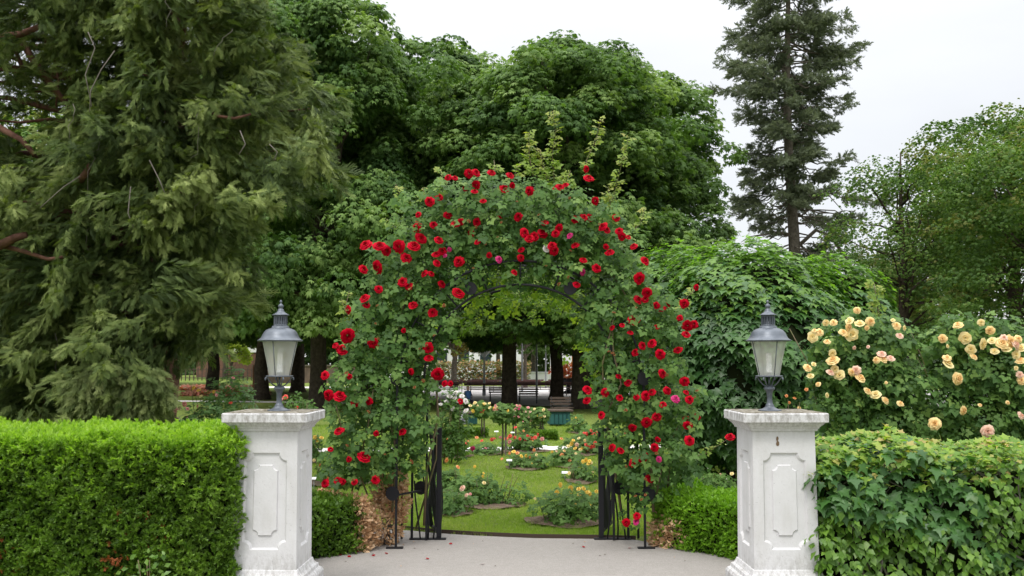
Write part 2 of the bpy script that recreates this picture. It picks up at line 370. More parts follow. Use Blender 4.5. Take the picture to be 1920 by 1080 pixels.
# ------------------------------------------------------------------ ground
def sheet(name, pts, z, m, sub=0):
    me = bpy.data.meshes.new(name); me.from_pydata([(p[0], p[1], z) for p in pts], [], [tuple(range(len(pts)))]); me.materials.append(m); me.update()
    if me.polygons[0].normal.z < 0: me.flip_normals()
    o = link(name, me); o['kind'] = 'structure'; return o
def ground_mat(name, cols, scales, bump=(80, .5, .02)):
    m = bpy.data.materials.new(name); m.use_nodes = True; t = m.node_tree; b = t.nodes['Principled BSDF']; b.inputs['Roughness'].default_value = .95
    b.inputs['Specular IOR Level'].default_value = .15
    c = _mk(t, 'ShaderNodeTexCoord'); prev = None
    for (ca, cb), s in zip(cols, scales):
        n = _mk(t, 'ShaderNodeTexNoise'); n.inputs['Scale'].default_value = s; n.inputs['Detail'].default_value = 7; n.inputs['Roughness'].default_value = .65
        t.links.new(c.outputs['Object'], n.inputs[0])
        r = _mk(t, 'ShaderNodeValToRGB'); r.color_ramp.elements[0].position = .36; r.color_ramp.elements[1].position = .66
        r.color_ramp.elements[0].color = (*ca, 1); r.color_ramp.elements[1].color = (*cb, 1); t.links.new(n.outputs[0], r.inputs[0])
        if prev is None: prev = r.outputs[0]
        else:
            x = _mk(t, 'ShaderNodeMix', data_type='RGBA'); x.inputs[0].default_value = .5; t.links.new(prev, x.inputs[6]); t.links.new(r.outputs[0], x.inputs[7]); prev = x.outputs[2]
    t.links.new(prev, b.inputs['Base Color'])
    n = _mk(t, 'ShaderNodeTexNoise'); n.inputs['Scale'].default_value = bump[0]; n.inputs['Detail'].default_value = 8; t.links.new(c.outputs['Object'], n.inputs[0])
    bp = _mk(t, 'ShaderNodeBump'); bp.inputs['Strength'].default_value = bump[1]; bp.inputs['Distance'].default_value = bump[2]; t.links.new(n.outputs[0], bp.inputs['Height']); t.links.new(bp.outputs[0], b.inputs['Normal'])
    return m
M_lawn = ground_mat('lawn_turf', [((.12, .18, .03), (.17, .23, .045)), ((.13, .18, .035), (.21, .26, .06)), ((.10, .14, .03), (.20, .25, .055))], (.5, 6, 45), (120, 1, .03))
M_path = ground_mat('path_concrete', [((.2, .18, .16), (.325, .297, .265)), ((.2, .178, .155), (.37, .342, .308)), ((.13, .115, .10), (.44, .41, .38)), ((.14, .13, .12), (.36, .345, .33))], (1.6, 14, 110, 260), (160, .45, .006))
M_gravel = ground_mat('pale_gravel', [((.56, .53, .51), (.66, .63, .61)), ((.5, .47, .45), (.68, .65, .63))], (.4, 12), (40, .4, .02))
sheet('ground', [(-250, -20), (250, -20), (250, 400), (-250, 400)], 0, M_lawn)
# entrance path: between hedges, through the pillars to the arch
pp = [(-3.2, -8), (3.2, -8), (2.2, 5.0), (2.15, 7.4), (1.95, 8.1), (1.3, 8.85), (1.15, 9.03), (.82, 9.08), (.2, 9.12), (-.3, 9.24), (-.72, 9.38), (-1.3, 9.7), (-2.2, 10.3), (-2.5, 9.9), (-1.5, 9.2), (-1.15, 8.8), (-1.7, 8.15), (-2.1, 7.4), (-2.15, 5.0)]
sheet('path', pp, .006, M_path)
gs_ = np.random.default_rng(17)
for i in range(26):
    py = gs_.uniform(1000, 1075); px = gs_.uniform(640, 1330); p = grd(px, py); a = gs_.uniform(0, 6.28)
    if abs(p.x) > 1.2 + (9 - p.y) * .3: continue
    lv = MB(); r_ = gs_.uniform(.008, .02); lv.add([(0, 0, .004), (-r_ * .5, r_ * .6, .007), (r_ * .5, r_ * .6, .006), (0, r_ * 1.5, .002), (0, r_ * .7, .003)], [(0, 4, 1), (0, 2, 4), (1, 4, 3), (4, 2, 3)])
    o = lv.build('fallen_leaf', M_soil if i % 3 else L_dead, None, (p.x, p.y, .008)); o.rotation_euler = (0, 0, a); tag(o, 'tiny dry brown leaf lying on the concrete path', 'leaf', 'dry leaves on the path')
# metal lawn edging strip
e = MB(); ed = [(1.15, 9.07), (.82, 9.12), (.2, 9.16), (-.3, 9.28), (-.72, 9.42), (-1.3, 9.74), (-2.1, 10.35)]
for a, b in zip(ed, ed[1:]): e.bar((a[0], a[1], .012), (b[0], b[1], .012), .006, .05)
o = e.build('lawn_edge', mat('rusty_edging', (.06, .04, .03), .9)); o['kind'] = 'structure'
# gravel square and paths further off
sheet('gravel_square', [grd(820, 753)[:2], grd(1100, 765)[:2], (14, 34), (24, 40), (24, 62), (-8, 64), (-7, 45)], .008, M_gravel)
def strip_path(name, pts, wdt, z=.01):
    pts = [Vector((p[0], p[1], 0)) for p in pts]; L = []; R = []
    for i, p in enumerate(pts):
        d = (pts[min(i + 1, len(pts) - 1)] - pts[max(i - 1, 0)]).normalized(); n = Vector((-d.y, d.x, 0)); L.append(p + n * wdt / 2); R.append(p - n * wdt / 2)
    return sheet(name, [q[:2] for q in L + R[::-1]], z, M_gravel)
strip_path('garden_path', [(-12, 18.6), (-3.6, 18.0), (0, 18.3), (2.5, 18.8), (9, 19)], .8)
strip_path('park_path', [(-30, 43), (-12, 40), (-6, 38.5)], 1.2)
strip_path('park_path', [(-40, 66), (-18, 63), (-8, 60)], 3.5)
strip_path('park_path', [(7, 33.5), (4.2, 30), (14, 29.5)], .9)

# ------------------------------------------------------------------ stone pillars
def pillar_mat():
    m = bpy.data.materials.new('weathered_white_stone'); m.use_nodes = True; t = m.node_tree; b = t.nodes['Principled BSDF']; b.inputs['Roughness'].default_value = .85; b.inputs['Specular IOR Level'].default_value = .2
    c = _mk(t, 'ShaderNodeTexCoord')
    def noise(s, d, lo, hi, sc=None, rough=.6):
        n = _mk(t, 'ShaderNodeTexNoise'); n.inputs['Scale'].default_value = s; n.inputs['Detail'].default_value = d; n.inputs['Roughness'].default_value = rough
        src = c.outputs['Object']
        if sc: mp = _mk(t, 'ShaderNodeMapping'); mp.inputs['Scale'].default_value = sc; t.links.new(src, mp.inputs[0]); src = mp.outputs[0]
        t.links.new(src, n.inputs[0]); r = _mk(t, 'ShaderNodeMapRange'); r.inputs[1].default_value = lo; r.inputs[2].default_value = hi; t.links.new(n.outputs[0], r.inputs[0]); return r.outputs[0]
    def mix(f, a, col, k):
        x = _mk(t, 'ShaderNodeMix', data_type='RGBA'); q = _mk(t, 'ShaderNodeMath', operation='MULTIPLY'); t.links.new(f, q.inputs[0])
        if isinstance(k, float): q.inputs[1].default_value = k
        else: t.links.new(k, q.inputs[1])
        t.links.new(q.outputs[0], x.inputs[0])
        if isinstance(a, tuple): x.inputs[6].default_value = (*a, 1)
        else: t.links.new(a, x.inputs[6])
        x.inputs[7].default_value = (*col, 1); return x.outputs[2]
    sep = _mk(t, 'ShaderNodeSeparateXYZ'); t.links.new(c.outputs['Object'], sep.inputs[0])
    # dirt lives near the top slab and just above the base
    def band(lo, hi, a, b_):
        r = _mk(t, 'ShaderNodeMapRange'); r.inputs[1].default_value = lo; r.inputs[2].default_value = hi; r.inputs[3].default_value = a; r.inputs[4].default_value = b_; t.links.new(sep.outputs[2], r.inputs[0]); return r.outputs[0]
    up = band(1.15, 1.27, .05, .85); dn = band(.24, .42, .6, 0)
    mx = _mk(t, 'ShaderNodeMath', operation='MAXIMUM'); t.links.new(up, mx.inputs[0]); t.links.new(dn, mx.inputs[1])
    col = mix(noise(3, 4, .4, .7), (.585, .58, .585), (.49, .485, .48), .7)
    col = mix(noise(9, 8, .5, .72, (1, 1, .3)), col, (.42, .41, .38), .38)
    col = mix(noise(34, 8, .43, .6, (1, 1, .45), .75), col, (.25, .235, .215), mx.outputs[0])
    col = mix(noise(95, 4, .64, .72), col, (.14, .13, .12), .65)
    t.links.new(col, b.inputs['Base Color'])
    n = _mk(t, 'ShaderNodeTexNoise'); n.inputs['Scale'].default_value = 55; n.inputs['Detail'].default_value = 8; t.links.new(c.outputs['Object'], n.inputs[0])
    bp = _mk(t, 'ShaderNodeBump'); bp.inputs['Strength'].default_value = .35; bp.inputs['Distance'].default_value = .004; t.links.new(n.outputs[0], bp.inputs['Height']); t.links.new(bp.outputs[0], b.inputs['Normal'])
    return m
M_stone = pillar_mat()
M_moss = mat('mossy_top', (.10, .085, .055), 1, 0, .1, noise=(30, (.32, .3, .26), .4, .65))
M_scar = mat('brown_scar', (.15, .10, .06), .95)
def scoop(hw, z0, z1, c, inv=False, n=5):
    """panel outline with concave (scooped) corners; u horizontally, z up"""
    P = []
    for (cx, cz, a0) in ((-hw, z0, 0), (hw, z0, 90), (hw, z1, 180), (-hw, z1, 270)):
        seq = []
        for i in range(n + 1):
            a = math.radians(a0 + 90 * (1 - i / n)); seq.append((cx + c * math.cos(a), cz + c * math.sin(a)))
        P += seq
    return P
def stone_pillar(x, rz_, label, scar):
    root = empty('stone_pillar', (x, 6.72, 0), rz_, label, 'gate pillar')
    Zb, Zt = .27, 1.185; W0, W1 = .435, .42      # shaft bottom / top widths
    s = MB()
    for k in range(4):
        R = Matrix.Rotation(k * math.pi / 2, 3, 'Z')
        def P3(u, z, d=0):
            t = (z - Zb) / (Zt - Zb); hw = (W0 + (W1 - W0) * t) / 2; return R @ Vector((u * hw / (W0 / 2), -hw + d, z))
        hw = W0 / 2
        outer = [(-hw, Zb), (hw, Zb), (hw, Zt), (-hw, Zt)]; A = scoop(.148, .40, 1.04, .052); B = scoop(.136, .412, 1.028, .052)
        bm = bmesh.new(); vo = [bm.verts.new(P3(u, z)) for u, z in outer]; va = [bm.verts.new(P3(u, z)) for u, z in A]
        ed_ = [bm.edges.new((vo[i], vo[(i + 1) % 4])) for i in range(4)] + [bm.edges.new((va[i], va[(i + 1) % len(va)])) for i in range(len(va))]
        bmesh.ops.triangle_fill(bm, use_beauty=True, edges=ed_, normal=R @ Vector((0, -1, 0)))
        bm.verts.index_update(); s.add([v.co for v in bm.verts], [[v.index for v in f.verts] for f in bm.faces]); bm.free()
        n = len(A); va = [P3(u, z) for u, z in A]; vb = [P3(u, z, .014) for u, z in B]
        s.add(va + vb, [(i, (i + 1) % n, n + (i + 1) % n, n + i) for i in range(n)])
        s.add(vb, [tuple(range(n))])
        C = scoop(.085, .49, .96, .036); D = scoop(.079, .496, .954, .036)
        vc = [P3(u, z, .0139) for u, z in C]; vd = [P3(u, z, .004) for u, z in D]
        s.add(vc + vd, [(i, (i + 1) % n, n + (i + 1) % n, n + i) for i in range(n)]); s.add(vd, [tuple(range(n))])
    s.build('shaft', M_stone, root)
    def sq(prof, mi=0, smooth=False, ch=0):
        m = MB()
        vs = []; rings = []
        for hw, z in prof:
            if ch: q = [(-hw + ch, -hw), (hw - ch, -hw), (hw, -hw + ch), (hw, hw - ch), (hw - ch, hw), (-hw + ch, hw), (-hw, hw - ch), (-hw, -hw + ch)]
            else: q = [(-hw, -hw), (hw, -hw), (hw, hw), (-hw, hw)]
            rings.append([(a, b, z) for a, b in q])
        n = len(rings[0]); vs = [v for r in rings for v in r]
        fs = [(i * n + k, i * n + (k + 1) % n, (i + 1) * n + (k + 1) % n, (i + 1) * n + k) for i in range(len(rings) - 1) for k in range(n)]
        fs += [tuple(range(n - 1, -1, -1)), tuple((len(rings) - 1) * n + k for k in range(n))]
        return m.add(vs, fs)
    sq([(.29, -.02), (.29, .17), (.285, .18), (.28, .19), (.262, .2), (.258, .222), (.24, .235), (.232, .25), (.226, .268), (.222, .2705)]).build('base', M_stone, root)
    sq([(.218, 1.1845), (.224, 1.187), (.226, 1.198), (.232, 1.203), (.236, 1.212), (.25, 1.224), (.258, 1.232), (.262, 1.24), (.266, 1.2425)]).build('cornice', M_stone, root)
    sq([(.278, 1.242), (.286, 1.247), (.287, 1.300), (.280, 1.306)], ch=.012).build('capstone', [M_stone], root)
    # mossy film on the slab's upper face
    m = MB(); m.add([(-.274, -.274, 1.3085), (.274, -.274, 1.3085), (.274, .274, 1.3085), (-.274, .274, 1.3085)], [(0, 1, 2, 3)]).build('top_face', M_moss, root)
    if scar:
        bm_ = MB(); pts = [(0, .035), (.007, .03), (.009, .018), (.004, .006), (.012, -.004), (.013, -.02), (.006, -.03), (-.006, -.028), (-.01, -.014), (-.004, 0), (-.008, .014), (-.005, .03)]
        bm_.add([(-.045 + a, -.2135, 1.115 + b) for a, b in pts], [tuple(range(len(pts)))]).build('scar', M_scar, root)
    return root
PXL, PXR = -1.645, 1.823
stone_pillar(PXL, math.radians(-1.5), 'white stone gate pillar beside the clipped yew hedge', False)
stone_pillar(PXR, math.radians(1.0), 'white stone gate pillar with a small brown scar, beside the leafy mixed hedge', True)

# ------------------------------------------------------------------ lanterns
def glassmat():
    m = bpy.data.materials.new('frosted_lantern_glass'); m.use_nodes = True; t = m.node_tree; b = t.nodes['Principled BSDF']; o = t.nodes['Material Output']
    b.inputs['Base Color'].default_value = (.62, .63, .60, 1); b.inputs['Roughness'].default_value = .25
    c = _mk(t, 'ShaderNodeTexCoord'); n = _mk(t, 'ShaderNodeTexNoise'); n.inputs['Scale'].default_value = 9; n.inputs['Detail'].default_value = 6; t.links.new(c.outputs['Object'], n.inputs[0])
    r = _mk(t, 'ShaderNodeValToRGB'); r.color_ramp.elements[0].position = .42; r.color_ramp.elements[1].position = .75; r.color_ramp.elements[0].color = (.66, .67, .64, 1); r.color_ramp.elements[1].color = (.5, .44, .32, 1)
    t.links.new(n.outputs[0], r.inputs[0]); t.links.new(r.outputs[0], b.inputs['Base Color'])
    tr = _mk(t, 'ShaderNodeBsdfTransparent'); tl = _mk(t, 'ShaderNodeBsdfTranslucent'); tl.inputs[0].default_value = (.85, .86, .82, 1)
    m1 = _mk(t, 'ShaderNodeMixShader'); m1.inputs[0].default_value = .5; t.links.new(b.outputs[0], m1.inputs[1]); t.links.new(tl.outputs[0], m1.inputs[2])
    m2 = _mk(t, 'ShaderNodeMixShader'); m2.inputs[0].default_value = .5; t.links.new(m1.outputs[0], m2.inputs[1]); t.links.new(tr.outputs[0], m2.inputs[2]); t.links.new(m2.outputs[0], o.inputs[0])
    return m
M_glass = glassmat(); M_bulb = mat('white_lamp_tube', (.85, .86, .84), .3)
def lantern(x, rot, label, dz=1.3085):
    root = empty('post_lantern', (x, 6.74, dz), rot, label, 'lantern', 'lanterns on the gate pillars')
    U = .0008
    def L(name, prof, m=M_lamp, seg=40, parent=root): a = MB(); a.lathe([(r * U, z * U) for r, z in prof], seg); return a.build(name, m, parent)
    L('foot', [(0, 0), (100, 0), (100, 6), (92, 10), (60, 20), (44, 30), (37, 42), (37, 50), (30, 56), (24, 75), (22, 105), (25, 150), (33, 175), (46, 184), (48, 190), (48, 200), (40, 205), (38, 218), (0, 220)])
    b = MB()
    for k in range(4):
        a = k * math.pi / 2 + .5
        pts = []
        for i in range(13):
            t = i / 12
            if t < .6: r = 36 + 62 * (t / .6) ** .8; z = 215 + 60 * (t / .6) ** 1.2
            else:
                q = (t - .6) / .4 * 4.2; r = 98 + 16 - 16 * math.cos(q) * (1 - .1 * q); z = 275 + 16 * math.sin(q) * (1 - .1 * q)
            pts.append((r * U * math.cos(a), r * U * math.sin(a), z * U))
        b.tube(pts, [6 * U] * 9 + [7 * U] * 4, 6)
    b.build('bracket', M_lamp, root)
    L('base_ring', [(0, 294), (112, 294), (118, 297), (118, 303), (112, 306), (0, 306)])
    c = MB(); c.tube([(0, 0, 215 * U), (0, 0, 296 * U)], 9 * U, 8); c.build('gas_pipe', M_lamp, root)
    g = L('glass', [(90, 306), (120, 455), (152, 606)], M_glass, 40)
    bb = L('lamp_bulb', [(0, 306), (14, 308), (14, 330), (30, 332), (30, 340), (24, 342), (24, 400), (20, 404), (20, 412), (25, 416), (26, 480), (22, 500), (10, 506), (0, 508)], M_bulb, 20)
    fr = MB()
    for k in range(4):
        a = k * math.pi / 2 + (-1.75)
        fr.tube([(91 * U * math.cos(a), 91 * U * math.sin(a), 306 * U), (153 * U * math.cos(a), 153 * U * math.sin(a), 606 * U)], 4 * U, 6)
    fr.build('glazing_bar', M_lamp, root)
    L('hood', [(0, 600), (150, 600), (186, 604), (196, 608), (196, 613), (182, 620), (166, 634), (154, 658), (142, 682), (124, 702), (98, 714), (76, 720), (76, 728), (70, 738), (58, 742), (0, 742)])
    L('vent', [(0, 740), (58, 740), (58, 752), (44, 754), (44, 818), (58, 820), (58, 832), (0, 832)])
    v = MB()
    for k in range(16):
        a = k * math.pi / 8; v.bar((54 * U * math.cos(a), 54 * U * math.sin(a), 750 * U), (54 * U * math.cos(a), 54 * U * math.sin(a), 822 * U), 9 * U, 9 * U)
    v.build('vent_bars', M_lamp, root)
    L('finial', [(0, 830), (76, 832), (76, 836), (52, 848), (34, 860), (26, 876), (24, 886), (14, 892), (22, 902), (25, 914), (18, 926), (8, 934), (6, 940), (12, 948), (12, 956), (5, 964), (0, 968)], seg=24)
    return root
lantern(PXL + .02, 0, 'grey lantern with frosted glass on the pillar beside the yew hedge')
lantern(PXR - .025, .42, 'grey lantern with frosted glass on the pillar in front of the globe maple')

# ------------------------------------------------------------------ hedges
def hedge_shell(g, n, x0, x1, y0, y1, z0, z1, faces, lump=.04):
    """points on a clipped hedge's faces: (pos, outward normal)"""
    P = []; Nn = []
    A = {'front': (x1 - x0) * (z1 - z0), 'top': (x1 - x0) * (y1 - y0), 'right': (y1 - y0) * (z1 - z0), 'left': (y1 - y0) * (z1 - z0), 'back': (x1 - x0) * (z1 - z0) * .3}
    tot = sum(A[f] for f in faces)
    for f in faces:
        k = int(n * A[f] / tot); a, b = g.random(k), g.random(k); d = g.random(k) ** 1.5 * .10
        if f == 'front': p = np.stack([x0 + (x1 - x0) * a, y0 + d, z0 + (z1 - z0) * b], 1); nn = (0, -1, 0.25)
        elif f == 'back': p = np.stack([x0 + (x1 - x0) * a, y1 - d, z0 + (z1 - z0) * b], 1); nn = (0, 1, .25)
        elif f == 'top': p = np.stack([x0 + (x1 - x0) * a, y0 + (y1 - y0) * b, z1 - d], 1); nn = (0, -.1, 1)
        elif f == 'right': p = np.stack([x1 - d, y0 + (y1 - y0) * a, z0 + (z1 - z0) * b], 1); nn = (1, 0, .25)
        else: p = np.stack([x0 + d, y0 + (y1 - y0) * a, z0 + (z1 - z0) * b], 1); nn = (-1, 0, .25)
        nn = np.tile(np.array(nn, float), (k, 1)); P.append(p); Nn.append(nn)
    P = np.concatenate(P); Nn = np.concatenate(Nn)
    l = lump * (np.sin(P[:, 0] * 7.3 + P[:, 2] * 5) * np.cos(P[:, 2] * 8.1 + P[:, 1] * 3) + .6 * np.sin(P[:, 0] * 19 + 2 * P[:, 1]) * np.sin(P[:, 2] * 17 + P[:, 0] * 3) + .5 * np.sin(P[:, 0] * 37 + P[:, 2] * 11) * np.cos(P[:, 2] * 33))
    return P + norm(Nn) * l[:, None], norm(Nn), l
def core(mb_name, x0, x1, y0, y1, z0, z1, parent, inset=.12):  # solid dark block added inside a hedge to stop see-through; its shade is painted
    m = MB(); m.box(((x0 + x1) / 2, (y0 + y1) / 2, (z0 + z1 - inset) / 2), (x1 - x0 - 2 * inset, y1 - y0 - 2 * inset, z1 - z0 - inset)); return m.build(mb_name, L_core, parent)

g = np.random.default_rng(11)
HY0 = 6.42
yh = empty('yew_hedge', (-3.2, 6.9, 0), 0, 'thick clipped bright green yew hedge left of the stone pillar', 'hedge')
bx = (-4.4, -1.83, HY0, 7.65, .0, 1.13)
P_, N_, l_ = hedge_shell(g, 36000, *bx, ['front', 'top', 'right'], .04)
P_ -= np.array(yh.location)
tip = norm(N_ + .75 * rdir(g, len(P_)) + np.array((0, -.1, .45))); nn = rdir(g, len(P_))
L = Leaves(); top = g.random(len(P_)) < np.clip((P_[:, 2] - .72) / .4, 0, 1) ** 1.6
R = frames(nn, tip)
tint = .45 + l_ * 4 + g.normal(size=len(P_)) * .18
L.add(YEW, P_[~top], R[~top], g.uniform(.032, .058, (~top).sum()), tint[~top], 0); L.build('foliage', L_yew, yh)
L = Leaves(); L.add(YEW, P_[top], R[top], g.uniform(.032, .06, top.sum()), tint[top], 0)
k = 1500; q = np.stack([g.uniform(bx[0], bx[1], k), g.uniform(bx[2], bx[3], k), np.full(k, 1.11)], 1) - np.array(yh.location); q[:, 2] += g.random(k) ** 2 * .04
L.add(YEW, q, frames(rdir(g, k), norm(np.array((0, 0, 1)) + .35 * rdir(g, k))), g.uniform(.04, .075, k), g.uniform(.3, 1, k)); L.build('new_growth', L_yewt, yh)
L = Leaves(); cc = np.array([(-2.45, HY0, .55), (-2.35, HY0, .38), (-3.35, HY0, .3), (-2.6, HY0, .33), (-3.4, HY0, .44)])
q = (cc[g.integers(0, 5, 90)] + g.normal(size=(90, 3)) * (.09, .02, .06)) - np.array(yh.location); q[:, 1] += .055
L.add(YEW, q, frames(rdir(g, 90), norm(np.array((0, -1, 0)) + .7 * rdir(g, 90))), .055, g.random(90)); L.build('brown_sprigs', L_brownn, yh)
c_ = core('shade_core', -4.4, -1.83, HY0, 7.65, 0, 1.13, yh, .11); c_.location = -yh.location
# a weed growing at the foot of the hedge
wd = empty('weed', (-2.33, 6.30, 0), 0, 'pale leafy weed sprouting from the foot of the yew hedge', 'weed')
L = Leaves(); k = 46; q = np.stack([g.normal(size=k) * .07, g.normal(size=k) * .02 - .03, g.uniform(.16, .42, k)], 1)
L.add(OVAL, q, frames(norm(np.array((0, -1, .8)) + .6 * rdir(g, k)), norm(rdir(g, k) + (0, 0, .2))), g.uniform(.03, .055, k), g.random(k)); L.build('foliage', L_hoval, wd)
m = MB()
for i in range(4): m.tube([(g.uniform(-.03, .03), 0, 0), (g.uniform(-.08, .08), -.02, .38)], .003, 5)
m.build('stem', M_cane, wd)

# mixed leafy hedge on the right
mh = empty('mixed_hedge', (3.5, 6.9, 0), 0, 'tall loose hedge of maple and oval leaves right of the stone pillar', 'hedge')
g = np.random.default_rng(12)
bx = (2.04, 4.9, 6.45, 7.6, .0, 1.02)
P_, N_, l_ = hedge_shell(g, 16500, *bx, ['front', 'top', 'left'], .07); P_[:, 2] += .04 * np.sin(P_[:, 0] * 3)
P_ -= np.array(mh.location); z = P_[:, 2]
tip = norm(N_ * .35 + .55 * rdir(g, len(P_)) + np.array((0, -.1, -.75))); R = frames(norm(N_ + .5 * rdir(g, len(P_)) + np.array((0, 0, .55))), tip)
u = g.random(len(P_)); big = (np.sin(P_[:, 0] * 2.6 + 1) * np.cos(z * 4.5 + P_[:, 0]) > .0) & (z < 1.15) & (z > .3)
isn = g.random(len(P_)) < np.clip((z - .74) / .3, 0, .7) ** 1.5; ismap = big & ~isn & (u < .8); isov = ~isn & ~ismap
tint = .5 + g.normal(size=len(P_)) * .25
sel = ismap & (g.random(len(P_)) < .42); L = Leaves().add(MAPLE, P_[sel], R[sel], g.uniform(.05, .10, sel.sum()), tint[sel]); L.build('maple_leaves', L_hmap, mh)
sel = isov & (g.random(len(P_)) < .8); L = Leaves().add(oval(.36, .06, .12), P_[sel], R[sel], g.uniform(.035, .075, sel.sum()), tint[sel]); L.build('oval_leaves', L_hoval, mh)
tipn = norm(N_ * .2 + .9 * rdir(g, len(P_)) + np.array((0, -.1, .1)))
Rn = frames(norm(np.array((0, -.3, 1)) + .6 * rdir(g, len(P_))), tipn)
L = Leaves().add(MAPLE, P_[isn] + np.array((0, 0, .02)), Rn[isn], g.uniform(.03, .065, isn.sum()), g.random(isn.sum()) ** 1.8)
L.build('new_growth', L_hnew, mh)
m = MB()
for i in range(34):
    x = g.uniform(2.15, 4.6); y = g.uniform(6.5, 6.75); pts = [(x + .03 * j * g.normal(), y + .01 * j * g.normal(), j * .16) for j in range(7)]
    m.tube([Vector(p) - mh.location for p in pts], list(np.linspace(.011, .004, 7)), 5)
m.build('stem', M_twig, mh)
c_ = core('shade_core', 2.04, 4.9, 6.45, 7.6, 0, 1.02, mh, .2); c_.location = -mh.location

# low box hedges beside the arch
def low_hedge(name, p0, p1, wdt, h, label, m, dead, seed):
    g = np.random.default_rng(seed); a = Vector((p0[0], p0[1], 0)); b = Vector((p1[0], p1[1], 0)); d = (b - a); Ln = d.length; ang = math.atan2(d.y, d.x)
    root = empty(name, a, ang, label, 'hedge')
    P_, N_, l_ = hedge_shell(g, int(9000 * Ln), 0, Ln, 0, wdt, 0, h, ['front', 'top', 'right', 'left'], .03)
    # round the shoulders
    P_[:, 1] += np.where(P_[:, 2] > h - .1, (P_[:, 2] - h + .1) * .5 * (1 - P_[:, 1] / wdt), 0)
    dm = dead(P_ / np.array((Ln, wdt, h)), g); dz = np.where(dm, g.random(len(P_)) * .0, 0)
    R = frames(rdir(g, len(P_)), norm(N_ + .8 * rdir(g, len(P_)) + (0, 0, .3)))
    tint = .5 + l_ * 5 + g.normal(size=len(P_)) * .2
    Leaves().add(BOXW, P_[~dm], R[~dm], g.uniform(.035, .055, (~dm).sum()), tint[~dm]).build('foliage', m, root)
    if dm.any(): Leaves().add(BOXW, P_[dm], R[dm], g.uniform(.035, .06, dm.sum()), tint[dm]).build('dead_foliage', L_dead, root)
    core('shade_core', 0, Ln, 0, wdt, 0, h, root, .07); return root
low_hedge('box_hedge', (-2.05, 7.75), (-1.24, 8.5), .75, .46, 'low clipped box hedge between the left stone pillar and the rose arch', L_box, lambda q, g: (q[:, 0] > .86 + .1 * g.random(len(q))) , 21)
low_hedge('box_hedge', (1.24, 8.78), (2.25, 7.72), .72, .47, 'low bright green box hedge between the rose arch and the right stone pillar', L_boxr, lambda q, g: (q[:, 0] < .15 + .12 * g.random(len(q))) & (q[:, 2] < .38 + .25 * g.random(len(q))) & (g.random(len(q)) < .8), 22)
g = np.random.default_rng(5)
db = empty('dead_bush', (-1.12, 8.85, 0), 0, 'dried brown box shrub at the foot of the rose arch', 'shrub')
L = Leaves()
for (x, y, z, r, n) in ((-.05, 0, .2, .22, 900), (.05, .0, .38, .16, 500), (-.22, -.25, .17, .2, 650), (.08, -.03, .55, .10, 220), (-.04, -.05, .5, .12, 280), (-.3, -.15, .32, .14, 280)):
    b, d = inball(g, n, .6); p = b * r * np.array((.9, .8, 1.1)) + (x, y, z); p[:, 2] = np.maximum(p[:, 2], .02)
    L.add(BOXW, p, frames(rdir(g, n), norm(d + .7 * rdir(g, n) + (0, 0, .5))), g.uniform(.03, .055, n), g.random(n))
L.build('dead_foliage', L_dead, db)
m = MB()
for i in range(12): m.tube([(g.uniform(-.1, .1), g.uniform(-.1, .1), 0), (g.uniform(-.2, .15), g.uniform(-.15, .1), .5)], [.007, .003], 5)
m.build('stem', M_twig, db)

